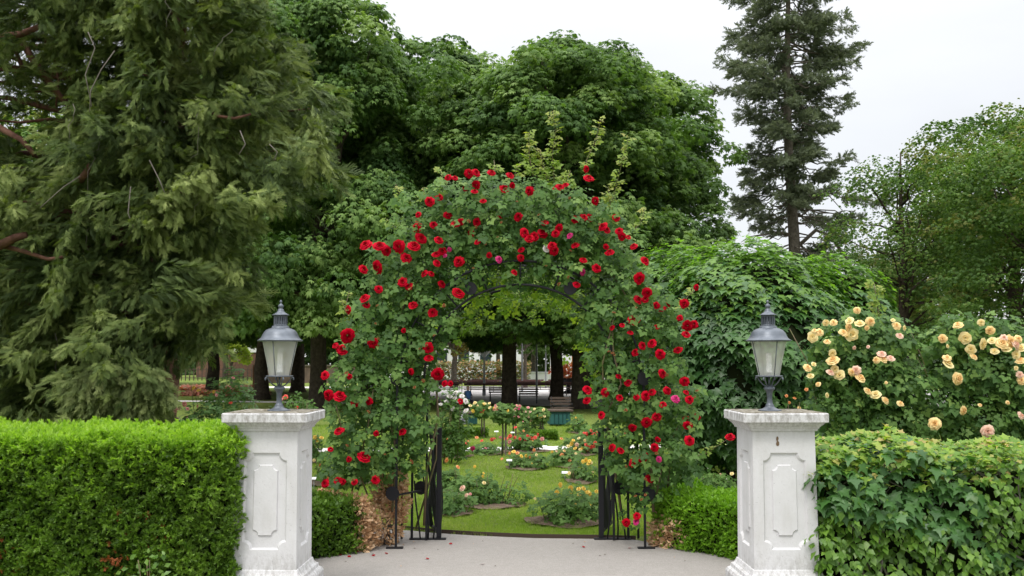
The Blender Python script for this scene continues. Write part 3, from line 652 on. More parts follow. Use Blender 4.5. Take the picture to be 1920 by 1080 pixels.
# ------------------------------------------------------------------ iron rose arch with gate leaves
AX, YF, YB = .075, 8.62, 9.08
arch = empty('rose_arch', (AX, 8.85, 0), 0, 'black iron garden arch with open gate leaves, overgrown by red roses', 'garden arch')
def part(mb, name, m=M_iron, bevel=0): o = mb.build(name, m, arch); o.location = -arch.location; return o
for sx in (-1, 1):
    xi = AX + sx * .755; xo = AX + sx * 1.10
    for (x, y, wd_, h) in ((xi, YB, .045, 1.02), (xi + sx * .11, YB - .08, .020, 1.52), (xi + sx * .25, YB - .02, .022, 1.52), (xo, YF, .020, 1.5), (xo, YB, .02, 1.5)):
        part(MB().box((x, y, h / 2 + .01), (wd_, wd_, h)), 'post')
    part(MB().box((xi + sx * .10, YB - .03, .014), (.34, .05, .012)), 'foot_plate'); part(MB().box((xo + sx * .01, YF, .013), (.15, .05, .012)), 'foot_plate')
    m = MB()
    for z in (1.5, .47):
        part(MB().bar((xo, YF, z), (xo, YB, z), .016, .016), 'crossbar'); part(MB().bar((xo, YF, z), (xi + sx * .11, YB - .08, z), .016, .016), 'crossbar')
    part(MB().bar((xi, YB, 1.015), (xi + sx * .26, YB - .02, 1.015), .03, .02), 'crossbar')
    for (x, y, z) in ((xi + sx * .16, YB - .1, .49), (xo + sx * .03, YF - .02, .49), (xo, YF - .02, 1.5), (xi + sx * .28, YB - .1, 1.0)):
        d = MB(); d.lathe([(0, -.006), (.062, -.006), (.062, .006), (0, .006)], 28, smooth=False); o = part(d, 'disc'); 
        o.location = Vector((x, y - .02, z)) - arch.location; o.rotation_euler = (math.pi / 2, 0, sx * .25)
    # open gate leaf: flat curved bars standing beside the post, swung towards the garden
    gl = MB().bar((xi, YB + .02, .99), (xi + sx * .16, YB + .62, .99), .02, .03).build('gate_leaf', M_iron, arch); gl.location = -arch.location
    MB().bar((xi, YB + .02, .06), (xi + sx * .16, YB + .62, .06), .02, .03).build('bottom_rail', M_iron, gl)
    for i in range(6):
        t = (i + .5) / 6; x = xi + sx * .16 * t; y = YB + .02 + .6 * t; ph = i * 1.1
        b = MB(); pr = None; vs = []; n = 10
        for j in range(n + 1):
            z = .06 + .93 * j / n if i % 2 == 0 else .06 + .7 * j / n
            c = Vector((x + .022 * math.sin(ph + j * .55), y + .05 * math.sin(ph + j * .5), z)); wdt = .028 * (1 - .5 * (j / n) ** 2) if i % 2 else .03
            vs += [c + Vector((-wdt * .5, -wdt * .6, 0)), c + Vector((wdt * .5, wdt * .4, 0)), c + Vector((wdt * .5 + .006, wdt * .4 - .006, 0)), c + Vector((-wdt * .5 + .006, -wdt * .6 - .006, 0))]
        fs = [(j * 4 + k, j * 4 + (k + 1) % 4, j * 4 + 4 + (k + 1) % 4, j * 4 + 4 + k) for j in range(n) for k in range(4)] + [(3, 2, 1, 0), (n * 4, n * 4 + 1, n * 4 + 2, n * 4 + 3)]
        b.add(vs, fs); b.build('bar', M_iron, gl)
    # slanted thin tendril bars in the pier
    m = MB()
    for i in range(3):
        x = xi + sx * (.05 + .07 * i); part(MB().tube([(x + .03 * math.sin(i + z_ * 5), YB - .05 - .02 * i, z_) for z_ in np.linspace(.02, .75 - .1 * i, 8)], .008, 5), 'scroll')
for (rad, y, rr) in ((.86, YF, .011), (.86, YB, .011), (1.08, YF, .010), (1.08, YB, .010)):
    part(MB().tube([(AX + rad * math.cos(a), y, 1.5 + rad * .98 * math.sin(a)) for a in np.linspace(0, math.pi, 33)], rr, 6), 'hoop')
m = MB()
for a in np.linspace(.15, math.pi - .15, 9):
    for (r1, r2, y1, y2) in ((.86, 1.08, YF, YF), (.86, .86, YF, YB), (1.08, 1.08, YF, YB)):
        part(MB().tube([(AX + r1 * math.cos(a), y1, 1.5 + r1 * .98 * math.sin(a)), (AX + r2 * math.cos(a), y2, 1.5 + r2 * .98 * math.sin(a))], .008, 5), 'cross_tie')
for px in (882, 1069):
    p = at(px, 541, YF - .03); d = MB(); d.lathe([(0, -.006), (.058, -.006), (.058, .006), (0, .006)], 28, smooth=False); o = part(d, 'disc'); o.location = p - arch.location; o.rotation_euler = (math.pi / 2, 0, .1)

# ------------------------------------------------------------------ climbing roses
def climbing(label, blobs, reds, shoots, vines, canes, seed):
    g = np.random.default_rng(seed); root = empty('climbing_rose', (blobs[0][0] * 0 + (-1.1 if seed == 31 else 1.25), 8.8, 0), 0, label, 'climbing rose')
    off = np.array(root.location); L = Leaves()
    for (px, py, r) in blobs:
        c = np.array(at(px, py, 8.78)); rw = r / F * 8.78; n = int(r * r * (.062 if py < 640 else .05))
        b, d = inball(g, n, .35); p = c + b * np.array((rw * 1.12, .36, rw * 1.08)) - off
        nrm = norm(d * .6 + np.array((0, -.75, .65)) + .5 * rdir(g, n)); tp = norm(np.array((0, -.35, -.55)) + .8 * rdir(g, n))
        L.add(ROSE, p, frames(nrm, tp), g.uniform(.08, .135, n), .42 + g.normal(size=n) * .25 + .15 * b[:, 2])
    L.build('foliage', L_rose, root)
    L = Leaves(); m = MB()
    for (pts, n) in shoots:
        P = [Vector(at(a, b, 8.75 + .1 * math.sin(i))) - root.location for i, (a, b) in enumerate(pts)]
        m.tube(P, list(np.linspace(.005, .0018, len(P))), 5)
        P = np.array(P); t = np.sort(g.random(n)) * (len(P) - 1.001); i = t.astype(int); fr = (t - i)[:, None]; q = P[i] * (1 - fr) + P[i + 1] * fr
        dd = rdir(g, n); dd[:, 2] = abs(dd[:, 2]) * .3; L.add(ROSE, q, frames(norm(np.array((0, -.5, .8)) + .5 * rdir(g, n)), norm(dd)), g.uniform(.06, .10, n) * (1.1 - .35 * t / len(P)), g.random(n) * .45 + .5 * t / len(P))
    L.build('young_foliage', L_roselight, root); L = Leaves()
    for (px, py, r, n) in vines:
        n = int(n * .55); c = np.array(at(px, py, 9.1)) - off; rw = r * 1.2 / F * 9; b, d = inball(g, n); L.add(ROSE, c + b * (rw, .3, rw), frames(norm(np.array((0, -.6, .7)) + .7 * rdir(g, n)), norm(np.array((0, -.1, -.5)) + rdir(g, n))), g.uniform(.07, .125, n), g.random(n))
    L.build('inner_foliage', L_vine, root)
    for pts, r0 in canes:
        m.tube([Vector(at(a, b, y)) - root.location for a, b, y in pts], list(np.linspace(r0, r0 * .5, len(pts))), 7)
    m.build('cane', M_cane, root)
    for (px, py, r, kd) in reds:
        yy = (8.40 if r > 9 else 8.44) + frng.random() ** 2 * .12
        flower(root, at(px, py, yy) , r / F * yy * 1.02, kd)
    for i in range(26):
        px, py, r = blobs[g.integers(len(blobs))]; a = g.uniform(0, 6.28); q = r * g.uniform(.2, .95)
        o = flower(root, at(px + q * math.cos(a), py + q * math.sin(a), 8.42), g.uniform(2.5, 4.2) / F * 8.4, 'bud', (0, -.6, .8), jit=.8); o.name = 'bud'
    return root
M_bud = leafmat('bud_petal', [(.22, .01, .015), (.12, .13, .03), (.3, .12, .06)], .1, .6, .1)
FL['bud'] = [rose_mesh('bud', M_bud, 5, heavy=False)]
R_ = 'red'
RED_L = [(685,458,12),(712,460,13),(726,470,11),(747,462,13),(777,460,14),(790,446,12),(762,483,11),(706,501,13),(682,504,10),(710,542,8),(683,558,11),(687,571,8),(652,581,8),(755,528,11),(766,536,9),(774,571,9),(811,586,9),(860,548,12),(829,532,8),(809,513,7),(795,512,8),(820,493,8),(818,476,9),(829,470,9),(860,490,10),(823,449,10),(781,427,9),(784,402,6),(813,421,8),(805,377,10),(824,369,8),(839,404,8),(853,419,9),(864,416,7),(840,332,7),(853,333,7),(872,352,7),(892,347,9),(890,358,7),(880,325,9),(893,323,9),(922,323,9),(906,376,7),(894,416,8),(883,437,8),(895,453,7),(939,401,9),(946,353,9),(961,348,6),(957,328,8),(917,479,6),(965,510,7),
 (652,630,14),(641,655,11),(628,647,7),(700,644,11),(609,703,9),(656,706,6),(615,741,11),(637,741,13),(665,755,8),(691,752,8),(635,807,10),(620,842,6),(706,813,6),(754,809,8),(683,855,13),(609,906,9),(634,900,9),(643,903,7),(664,903,7),(703,899,9),(654,861,6),(803,653,11),(804,670,9),(821,702,13),(833,719,6),(845,719,6),(770,697,7),(757,620,5),(864,752,6)]
RED_R = [(972,406,9),(992,358,9),(973,335,6),(981,390,6),(984,436,10),(993,446,10),(1001,444,9),(977,468,7),(977,483,8),(1021,417,8),(1017,433,10),(1019,440,9),(1048,428,8),(1042,437,9),(1027,347,6),(1042,352,9),(1050,350,9),(1060,346,7),(1078,459,8),(1035,460,9),(1040,470,10),(1078,412,8),(1095,407,8),(1105,409,8),(1100,317,7),(1104,333,10),(1117,377,8),(1130,424,10),(1138,430,9),(1156,408,8),(1161,433,8),(1166,444,8),(1178,444,6),(1188,461,8),(1143,472,10),(1136,463,6),(1210,488,10),(1094,487,8),(1119,502,10),(1082,533,8),(1199,522,11),(1214,549,10),(1197,561,10),(1210,560,9),(1230,573,8),(1240,577,9),(1254,569,7),(1283,569,9),(1306,539,6),(1188,599,12),(1147,614,6),(1167,609,6),(1182,623,6),(1232,612,6),(1275,596,6),(1289,611,10),(1301,608,9),(1287,626,9),(1222,643,9),(1205,648,8),(1191,660,8),(1238,664,10),(1271,655,9),(1243,700,9),(1160,705,6),(1178,717,8),(1102,730,9),(1100,750,8),(1135,736,9),(1162,745,8),(1222,735,8),(1211,742,10),(1193,745,6),(1252,732,9),(1243,758,7),(1284,715,10),(1287,735,6),(1293,749,9),(1127,778,8),(1231,781,9),(1213,793,10),(1186,803,8),(1287,789,9),(1289,799,9),(1307,781,7),(1293,826,10),(1147,839,8),(1164,844,8),(1233,825,6),(1227,839,9),(1187,868,8),(1205,863,8),(1219,896,9),(1174,980,8),(1194,967,8),(1369,818,9),(1212,855,7)]
left = [(a, b, r, 'red') for a, b, r in RED_L] + [(842, 468, 5, 'mag'), (834, 479, 4, 'mag'), (936, 486, 8, 'mag')]
_small = [q for q in RED_R if q[2] <= 6]; RED_R = [q for q in RED_R if q not in _small[:max(0, len(RED_R) - 94)]]
right = [(a, b, r, 'red') for a, b, r in RED_R] + [(1025, 465, 8, 'wht'), (1068, 441, 7, 'mag'), (1094, 511, 7, 'mag'), (1267, 747, 9, 'mag'), (1235, 861, 6, 'mag'), (1192, 978, 7, 'mag')]
BL = [(650,865,42),(700,820,62),(640,790,30),(690,720,66),(755,700,52),(640,715,24),(700,645,56),(765,640,52),(812,640,24),(680,590,34),(735,560,52),(795,560,45),(725,500,42),(790,500,52),(770,440,45),(835,440,55),(825,385,42),(880,385,52),(895,440,52),(870,510,36),(790,800,30),(750,770,48),(750,840,42),(900,345,26),(940,400,52),(950,360,32),(940,455,42),(915,505,26),(965,510,24),(715,880,30),(795,720,28),(780,860,22),(660,660,30),(640,830,26),(765,385,22),(835,345,18),(800,610,30),(845,600,22)]
BR = [(1005,375,42),(1060,385,46),(1015,430,52),(1085,430,52),(1125,405,40),(1145,465,45),(1085,495,34),(1145,540,50),(1185,510,34),(1125,590,42),(1195,600,50),(1245,615,36),(1130,655,34),(1190,680,54),(1250,690,40),(1268,590,22),(1165,740,44),(1225,760,54),(1282,780,32),(1200,830,54),(1268,840,42),(1150,800,30),(1215,890,44),(1285,870,26),(1140,700,32),(1020,475,30),(1000,512,22),(1045,518,24),(1195,925,18),(1180,962,15),(1225,560,30),(1105,450,40),(1170,870,28),(1290,740,20),(1120,740,22),(1140,850,18)]
SH_L = [([(1000, 330), (992, 290), (992, 248)], 60), ([(770, 400), (752, 370), (742, 345)], 22), ([(800, 375), (792, 352)], 14), ([(830, 335), (826, 318)], 8), ([(930, 330), (926, 300)], 10), ([(650, 590), (640, 560)], 10), ([(745, 430), (725, 410)], 12), ([(960, 340), (975, 305)], 18), ([(640, 610), (655, 545)], 8), ([(700, 610), (712, 600)], 14)]
SH_R = [([(1040, 350), (1035, 290), (1042, 250), (1036, 208)], 85), ([(1030, 350), (1018, 310), (1012, 280)], 45), ([(1098, 340), (1100, 300), (1118, 260), (1126, 225)], 40), ([(1130, 430), (1150, 370), (1165, 310), (1180, 255)], 70), ([(1180, 440), (1200, 420), (1210, 390)], 18), ([(1150, 420), (1140, 350)], 26), ([(1270, 590), (1290, 555), (1306, 542)], 10), ([(1060, 350), (1070, 320)], 20), ([(1290, 860), (1325, 850), (1369, 820)], 12)]
VN_L = [(900,565,26,80),(945,525,24,70),(945,560,22,50),(880,590,22,40),(870,500,20,16),(960,575,24,36),(910,520,18,20),(850,640,14,10),(830,590,14,12)]
VN_R = [(1000,545,24,70),(1050,555,26,76),(1080,560,22,40),(1110,625,26,44),(1095,660,24,36),(1120,700,18,26),(1130,570,18,14),(1110,590,16,14),(1010,580,24,36),(1030,510,18,20),(1090,585,18,18)]
CN_L = [([(735,960,8.7),(745,850,8.65),(720,740,8.7),(760,560,8.7),(840,450,8.75),(960,380,8.8)],.013),([(795,985,9.0),(800,880,8.9),(822,780,8.8),(812,650,8.8),(800,560,8.8)],.012),([(690,930,8.7),(640,800,8.6),(630,760,8.55)],.008),([(660,920,8.7),(690,800,8.6),(700,730,8.6)],.008),([(780,990,9.05),(818,860,9.0),(820,720,8.9)],.010),([(720,900,8.8),(713,700,8.7)],.012)]
CN_R = [([(1225,960,8.7),(1220,860,8.7),(1240,760,8.7),(1200,600,8.7),(1100,430,8.75),(1000,380,8.8)],.014),([(1165,960,9.0),(1150,860,8.95),(1135,780,8.75),(1165,720,8.6),(1150,660,8.6),(1145,560,8.7)],.013),([(1250,930,8.8),(1262,820,8.7),(1290,760,8.6)],.009),([(1300,925,8.9),(1270,850,8.8)],.007),([(1132,770,8.7),(1130,680,8.6),(1150,600,8.6)],.011),([(1230,930,8.7),(1245,860,8.65)],.008)]
climbing('climbing rose with dark red blooms on the arch side nearer the dried brown shrub', BL, left, SH_L, VN_L, CN_L, 31)
climbing('climbing rose with tall pale shoots on the arch side nearer the globe maple', BR, right, SH_R, VN_R, CN_R, 32)

# ------------------------------------------------------------------ trees
def limb_pts(a, b, g, n=6, sag=0.0, wob=.06):
    a = np.array(a, float); b = np.array(b, float); Ln = np.linalg.norm(b - a); P = []
    for i in range(n):
        t = i / (n - 1); p = a + (b - a) * t; p[2] += sag * Ln * math.sin(t * math.pi)
        if 0 < i < n - 1: p += g.normal(size=3) * wob * Ln * .35
        P.append(p)
    return P
def broadleaf(name, h, crown_base, lobes, nclump, nleaf, leaf, lsize, mats, seed, trunk_r, bark, clump_r=1.3, forks=1, gapy=0):
    """meshes of trunk (with limbs) and crown. lobes: (x,y,z,rx,ry,rz)"""
    g = np.random.default_rng(seed); C = []
    vol = np.array([l[3] * l[4] + l[3] * l[5] for l in lobes]); vol = vol / vol.sum()
    for l, v in zip(lobes, vol):
        n = int(nclump * v); d = rdir(g, n); d[:, 2] = np.where(d[:, 2] < -.55, -d[:, 2], d[:, 2]); r = g.uniform(.55, 1.0, n) ** .7 * np.where(g.random(n) < .18, 1.17, 1)
        C.append(np.array(l[:3]) + d * r[:, None] * np.array(l[3:6]))
    C = np.concatenate(C); lo_ = C[:, 2] < crown_base + 1.6; C[lo_, 2] -= g.random(lo_.sum()) ** 2 * 1.1; cen = np.array(lobes)[:, :3].mean(0); Lv = Leaves()
    for c in C:
        cr = clump_r * g.uniform(.5, 1.35); n = int(nleaf * (cr / clump_r) ** 2 * g.uniform(.55, 1.1))
        outw = c - cen; outw = outw / (np.linalg.norm(outw) + 1e-6); d = rdir(g, n) + outw * .45 + np.array((0, 0, .45)); d = norm(d)
        rad = g.uniform(.55, 1, n) ** .6; p = c + d * rad[:, None] * np.array((cr, cr, cr * .42)); p[:, 2] -= .28 * cr * (np.linalg.norm(d[:, :2], axis=1)) ** 2
        p += g.normal(size=(n, 3)) * .07 * cr
        nr = norm(d * .5 + np.array((0, 0, .75)) + .55 * rdir(g, n)); tp = norm(d * np.array((1, 1, .2)) + np.array((0, 0, -.45)) + .35 * rdir(g, n))
        Lv.add(leaf, p, frames(nr, tp), lsize * g.uniform(.55, 1.4, n), .47 + g.normal() * .24 + g.normal(size=n) * .18)
    m = MB(); top = np.array((cen[0] * .3, cen[1] * .3, crown_base + (h - crown_base) * .75))
    tp_ = [(0, 0, -.05), (0, 0, .25)] + [tuple(np.array((0, 0, 0)) + top * t + g.normal(size=3) * (.03 * trunk_r * 4, .03 * trunk_r * 4, 0)) for t in (.12, .25, .4, .6, .8, 1)]
    tr_ = [trunk_r * 1.5, trunk_r * 1.12, trunk_r, trunk_r * .93, trunk_r * .85, trunk_r * .6, trunk_r * .35, trunk_r * .12]
    m.tube(tp_, tr_, 12)
    for i in g.choice(len(C), min(len(C), 34), replace=False):
        c = C[i]; t = g.uniform(.28, .8); z0 = min(top[2] * t, c[2] - .2) if c[2] > crown_base + .5 else crown_base * .95
        a = np.array((top[0] * z0 / top[2], top[1] * z0 / top[2], max(z0, crown_base * .85)))
        k = trunk_r * g.uniform(.22, .42); m.tube(limb_pts(a, c, g, 6, .06), [k, k * .8, k * .62, k * .45, k * .3, k * .12], 6)
    me_t = m.build('_t', bark).data; o = bpy.data.objects['_t']; bpy.data.objects.remove(o); me_t.name = name + '_trunk'
    return me_t, Lv.mesh(name + '_crown', mats)
def put_tree(name, meshes, x, y, rz_, s, label, cat='tree', group=None, sz=1.0, crown_off=None):
    root = empty(name, (x, y, 0), rz_, label, cat, group); root.scale = (s, s, s * sz)
    link('trunk', meshes[0], root); link('crown', meshes[1], root); return root

chA = broadleaf('chestnut_a', 13.5, 3.0, [(0, 0, 4.0, 5.0, 5.0, 1.2), (0, 0, 5.2, 4.6, 4.6, 2.7), (-1.2, -.4, 9.3, 3.8, 3.8, 2.6), (1.5, .3, 10.3, 3.2, 3.2, 2.4), (-.2, 0, 12, 2.3, 2.3, 1.6)], 560, 150, CHEST, .155, L_chest, 101, .30, M_bark, .85)
chB = broadleaf('chestnut_b', 13.8, 2.9, [(0, 0, 4.0, 4.9, 4.9, 1.2), (0, 0, 5.2, 4.4, 4.4, 2.7), (1.6, -.3, 8.6, 3.7, 3.7, 2.6), (-1.7, .3, 9.4, 3.3, 3.3, 2.4), (.5, 0, 11.9, 2.6, 2.6, 1.8)], 560, 150, CHEST, .155, L_chest, 102, .28, M_bark, .82)
chC = broadleaf('chestnut_c', 12.5, 2.8, [(0, 0, 4.6, 4.2, 4.2, 2.8), (-.5, -.3, 8.8, 3.7, 3.7, 2.6), (.8, .3, 10.7, 2.7, 2.7, 2.0)], 430, 150, CHEST, .16, L_chest2, 103, .27, M_bark, .85)
def tx(px, y): return (px - 960) / F * y
for nm, px, y, rot, s, msh, lab in (
    ('chestnut_tree', 597, 33, 3.4, .93, chA, 'tall chestnut tree with a forked trunk just right of the left lantern'),
    ('chestnut_tree', 955, 35, 1.9, .93, chB, 'large chestnut tree whose thick trunk shows in the middle of the arch'),
    ('chestnut_tree', 1086, 34, 4.0, .97, chA, 'large chestnut tree with trunk seen beside the right-hand edge of the arch opening'),
    ('chestnut_tree', 1043, 41.5, 2.2, 1.0, chC, 'chestnut tree with slimmer dark trunk between two thicker ones in the arch'),
    ('chestnut_tree', 494, 42, 5.2, 1.05, chC, 'dark chestnut tree trunk just left of the left lantern'),
    ('chestnut_tree', 560, 52, 1.2, 1.22, chB, 'chestnut tree with trunk right behind the left lantern, furthest of the three there'),
    ('chestnut_tree', 775, 39, .8, 1.10, chB, 'chestnut tree with rounded crown rising above the left of the arch'),
    ('chestnut_tree', 1212, 39, 2.9, .86, chC, 'lower chestnut crown between the arch and the tall fir'),
    ('chestnut_tree', 1115, 43, 5.9, 1.14, chA, 'grey green broad crown behind the right shoulder of the arch'),
    ('chestnut_tree', 690, 45, 1.0, 1.22, chA, 'chestnut tree in the back row between the juniper and the arch'),
    ('chestnut_tree', 400, 50, 2.0, 1.1, chC, 'chestnut tree hidden mostly behind the juniper, lit at its lower edge')):
    put_tree(nm, msh, tx(px, y), y, rot, s, lab, group='chestnut trees behind the garden', sz=1.17 if px == 597 else 1.0)

# distant park trees
far = broadleaf('park_tree', 11, 2.2, [(0, 0, 5, 4, 4, 3), (.6, 0, 8, 3, 3, 2.5)], 75, 130, LIME, .42, L_chest2, 110, .2, M_barkp, 1.5)
far2 = broadleaf('lime_tree', 11, 1.6, [(0, 0, 4.6, 4, 4, 3), (-.6, 0, 7.5, 3.2, 3.2, 2.7)], 75, 130, LIME, .42, L_lime, 111, .2, M_barkp, 1.5)
auty = broadleaf('bronze_tree', 7, 1.5, [(0, 0, 4, 2.2, 2.2, 2.4)], 40, 120, LIME, .3, L_autumn, 112, .22, M_barkp, .9)
yel = broadleaf('yellow_tree', 6, 1.2, [(0, 0, 3.6, 1.9, 1.9, 1.9)], 30, 110, LIME, .3, L_yell, 113, .12, M_barkp, .8)
for nm, px, y, rot, s, msh, lab in (
    ('lime_tree', 425, 95, 0, 1.2, far2, 'distant pale green tree beside the white gabled building'),
    ('park_tree', 540, 88, 1, 1.2, far, 'distant green tree behind the left lantern hood'),
    ('park_tree', 640, 92, 2, 1.25, far2, 'distant tree behind the left rose pier'),
    ('park_tree', 735, 90, 2.5, 1.3, far, 'distant dark tree behind the left leg of the arch'),
    ('park_tree', 820, 105, 3, 1.2, far, 'distant tree just left of the white building'),
    ('park_tree', 935, 78, .4, .9, far2, 'distant tree with pale trunk just right of the white building'),
    ('park_tree', 1000, 95, 1.4, 1.2, far, 'distant tree low in the middle of the arch opening'),
    ('park_tree', 1120, 88, 5, 1.2, far, 'distant dark tree behind the right leg of the arch'),
    ('park_tree', 1230, 80, 4, 1.2, far2, 'distant tree behind the globe maple'),
    ('park_tree', 985, 62, 3, .62, far, 'small park tree with a pale slim trunk left of centre bench row'),
    ('bronze_tree', 852, 60, 0, .85, auty, 'bronze leaved tree with thick pale trunk seen left in the arch opening'),
    ('yellow_tree', 436, 62, 0, .55, yel, 'small yellow green tree by the distant lamp post'),
    ('park_tree', 300, 70, 3, 1.4, far2, 'pale green tree glimpsed behind the juniper branches'),
    ('park_tree', 60, 45, 3, 1.25, far2, 'pale green tree seen through the gap in the juniper'),
    ('park_tree', 150, 60, 1, 1.5, far, 'dark tree far behind the juniper')):
    put_tree(nm, msh, tx(px, y), y, rot, s, lab)
g = np.random.default_rng(140); n = 42000; xx = g.uniform(-75, 62, n); hh = 7.5 + 2.5 * np.sin(xx * .17) + 1.6 * np.sin(xx * .43 + 1); zz = g.random(n) * hh
p = np.stack([xx, 118 + 3.5 * g.random(n) + 3 * np.sin(xx * .5 + zz * .6), zz], 1)
o = Leaves().add(LIME, p, frames(norm(np.array((0, -.6, .7)) + .6 * rdir(g, n)), rdir(g, n)), g.uniform(.6, 1.1, n), .45 + .25 * np.sin(xx * .35) + g.normal(size=n) * .2).build('treeline', L_chest2)
tag(o, 'far off dark green wood closing the view beneath the chestnut crowns', 'treeline', kind='stuff')
# right-hand broadleaf trees
rt1 = broadleaf('open_tree', 12, 2.0, [(0, 0, 4.3, 4.2, 3.4, 2.6), (.4, 0, 7.2, 3.2, 3, 2.0)], 130, 66, LIME, .16, L_lime, 121, .2, M_bark, .8)
rt2 = broadleaf('dense_tree', 13, 2.0, [(0, 0, 4.5, 5.0, 4, 3.4), (.8, 0, 8, 4.2, 3.6, 2.5), (-1.6, 0, 7.0, 3, 3, 2.2)], 330, 130, LIME, .17, L_lime, 122, .25, M_bark, .85)
put_tree('maple_tree', rt1, tx(1695, 37), 37, .4, 1.03, 'open airy tree with sky showing through, right of the tall fir')
put_tree('maple_tree', rt2, tx(1905, 36), 36, 1.4, 1.06, 'dense green tree with reddish tips at the right edge')
put_tree('maple_tree', rt2, tx(1990, 30), 30, 3.4, .85, 'dense tree cut off by the right edge of the view')
put_tree('maple_tree', rt2, tx(1620, 48), 48, 2.4, .68, 'low dark tree between the fir trunk and the airy tree')
put_tree('maple_tree', rt2, tx(1790, 44), 44, 4.4, .82, 'dark tree behind the peach roses')

# tall fir
def fir():
    g = np.random.default_rng(9); Y = 45.0; x0 = tx(1490, Y); Ls = Leaves(); m = MB()
    root = empty('fir_tree', (x0, Y, 0), 0, 'tall ragged fir tree with bare lower trunk against the sky', 'tree')
    H = 23.0
    m.tube([(0 + .12 * math.sin(z * .35), 0, z) for z in np.linspace(-.05, H, 16)], list(np.linspace(.36, .05, 16)), 12)
    prof_l = [(-200, 60), (0, 105), (60, 125), (110, 120), (150, 178), (200, 140), (240, 125), (270, 118), (310, 75), (360, 110), (400, 100), (440, 75), (470, 55), (520, 30)]
    prof_r = [(-200, 60), (0, 110), (30, 120), (75, 148), (110, 120), (150, 92), (190, 105), (240, 122), (290, 130), (330, 152), (380, 150), (430, 100), (470, 110), (520, 60)]
    zof = lambda py: (HOR - py) / F * Y + EYE
    py = -190.0
    while py < 500:
        py += g.uniform(9, 18) * (1.0 if py < 300 else 1.15)
        z = zof(py)
        for az0 in ([0, 1] if g.random() < .9 else [0]):
            for rep in range(2):
                side = -1 if az0 == 0 else 1; az = g.uniform(-1.15, 1.15)
                pr = prof_l if side < 0 else prof_r; ext = np.interp(py, [a for a, b in pr], [b for a, b in pr]) / F * Y
                Lb = ext * g.uniform(.5, 1.2) * (1 if abs(az) < .6 else .85); d = np.array((side * math.cos(az), math.sin(az), 0))
                droop = g.uniform(.08, .28) if py < 300 else g.uniform(.2, .45)
                start = np.array((0, 0, z + Lb * .12)); n = 8; P = []
                for i in range(n):
                    t = i / (n - 1); P.append(start + d * Lb * t + np.array((0, 0, -droop * Lb * (t ** 1.1) + .18 * Lb * t ** 3)) + g.normal(size=3) * .04 * Lb * (t > 0) * (t < 1))
                m.tube(P, list(np.linspace(.055, .012, n) * (.5 + .5 * Lb / 4)), 5); P = np.array(P)
                if py > 330 and g.random() < .28: continue
                nt_ = int(Lb * g.uniform(30, 66)); t = (g.uniform(.3 if py < 300 else .5, 1.0, nt_) ** .8) * (n - 1.001); i = t.astype(int); fr = (t - i)[:, None]; q = P[i] * (1 - fr) + P[i + 1] * fr
                w_ = (.42 * (1 - np.abs(t / n - .55)))[:, None]; perp = np.array((-d[1], d[0], 0)); sgn = g.choice([-1, 1], nt_)[:, None]; o_ = g.random(nt_)[:, None]
                q = q + perp * sgn * o_ * w_ * 1.1 + rdir(g, nt_) * .12 + np.array((0, 0, -1)) * o_ * .22
                tp = norm(d * .8 + perp * sgn * .6 + np.array((0, 0, -.25)) + .5 * rdir(g, nt_))
                Ls.add(FIRT, q, frames(rdir(g, nt_) + np.array((0, 0, 1.)), tp), g.uniform(.24, .42, nt_), .5 + g.normal(size=nt_) * .22)
    for i in range(46):   # short boughs reaching forward and back so that the trunk is partly covered
        z = zof(g.uniform(-150, 400)); az = g.choice([-1, 1]) * math.pi / 2 + g.uniform(-.6, .6); Lb = g.uniform(1.2, 2.8); d = np.array((math.cos(az), math.sin(az), 0))
        P = np.array([np.array((0, 0, z)) + d * Lb * t + np.array((0, 0, -.2 * Lb * t)) + g.normal(size=3) * .03 for t in np.linspace(0, 1, 6)]); m.tube(P, list(np.linspace(.04, .01, 6)), 5)
        nt_ = int(Lb * 50); t = g.uniform(.35, 1, nt_) * 4.99; i_ = t.astype(int); fr = (t - i_)[:, None]; q = P[i_] * (1 - fr) + P[i_ + 1] * fr + rdir(g, nt_) * .32 * np.array((1, 1, .5))
        Ls.add(FIRT, q, frames(rdir(g, nt_) + np.array((0, 0, 1.)), norm(d + .8 * rdir(g, nt_))), g.uniform(.24, .42, nt_), .5 + g.normal(size=nt_) * .22)
    for i in range(9):   # bare dead side branches low on the trunk
        z = zof(g.uniform(330, 520)); s_ = g.choice([-1, 1]); Lb = g.uniform(1, 3)
        m.tube(limb_pts((0, 0, z), (s_ * Lb, g.uniform(-1, 1), z + g.uniform(-1.4, .3)), g, 7, .12, .08), list(np.linspace(.06, .012, 7)), 5)
    m.tube([(0, 0, zof(470)), (1.0, -.3, zof(432)), (1.7, -.4, zof(445)), (2.6, -.5, zof(505)), (3.4, -.5, zof(600))], [.1, .09, .085, .08, .07], 7)
    m.build('trunk', M_barkp, root); Ls.build('crown', L_fir, root)
fir()

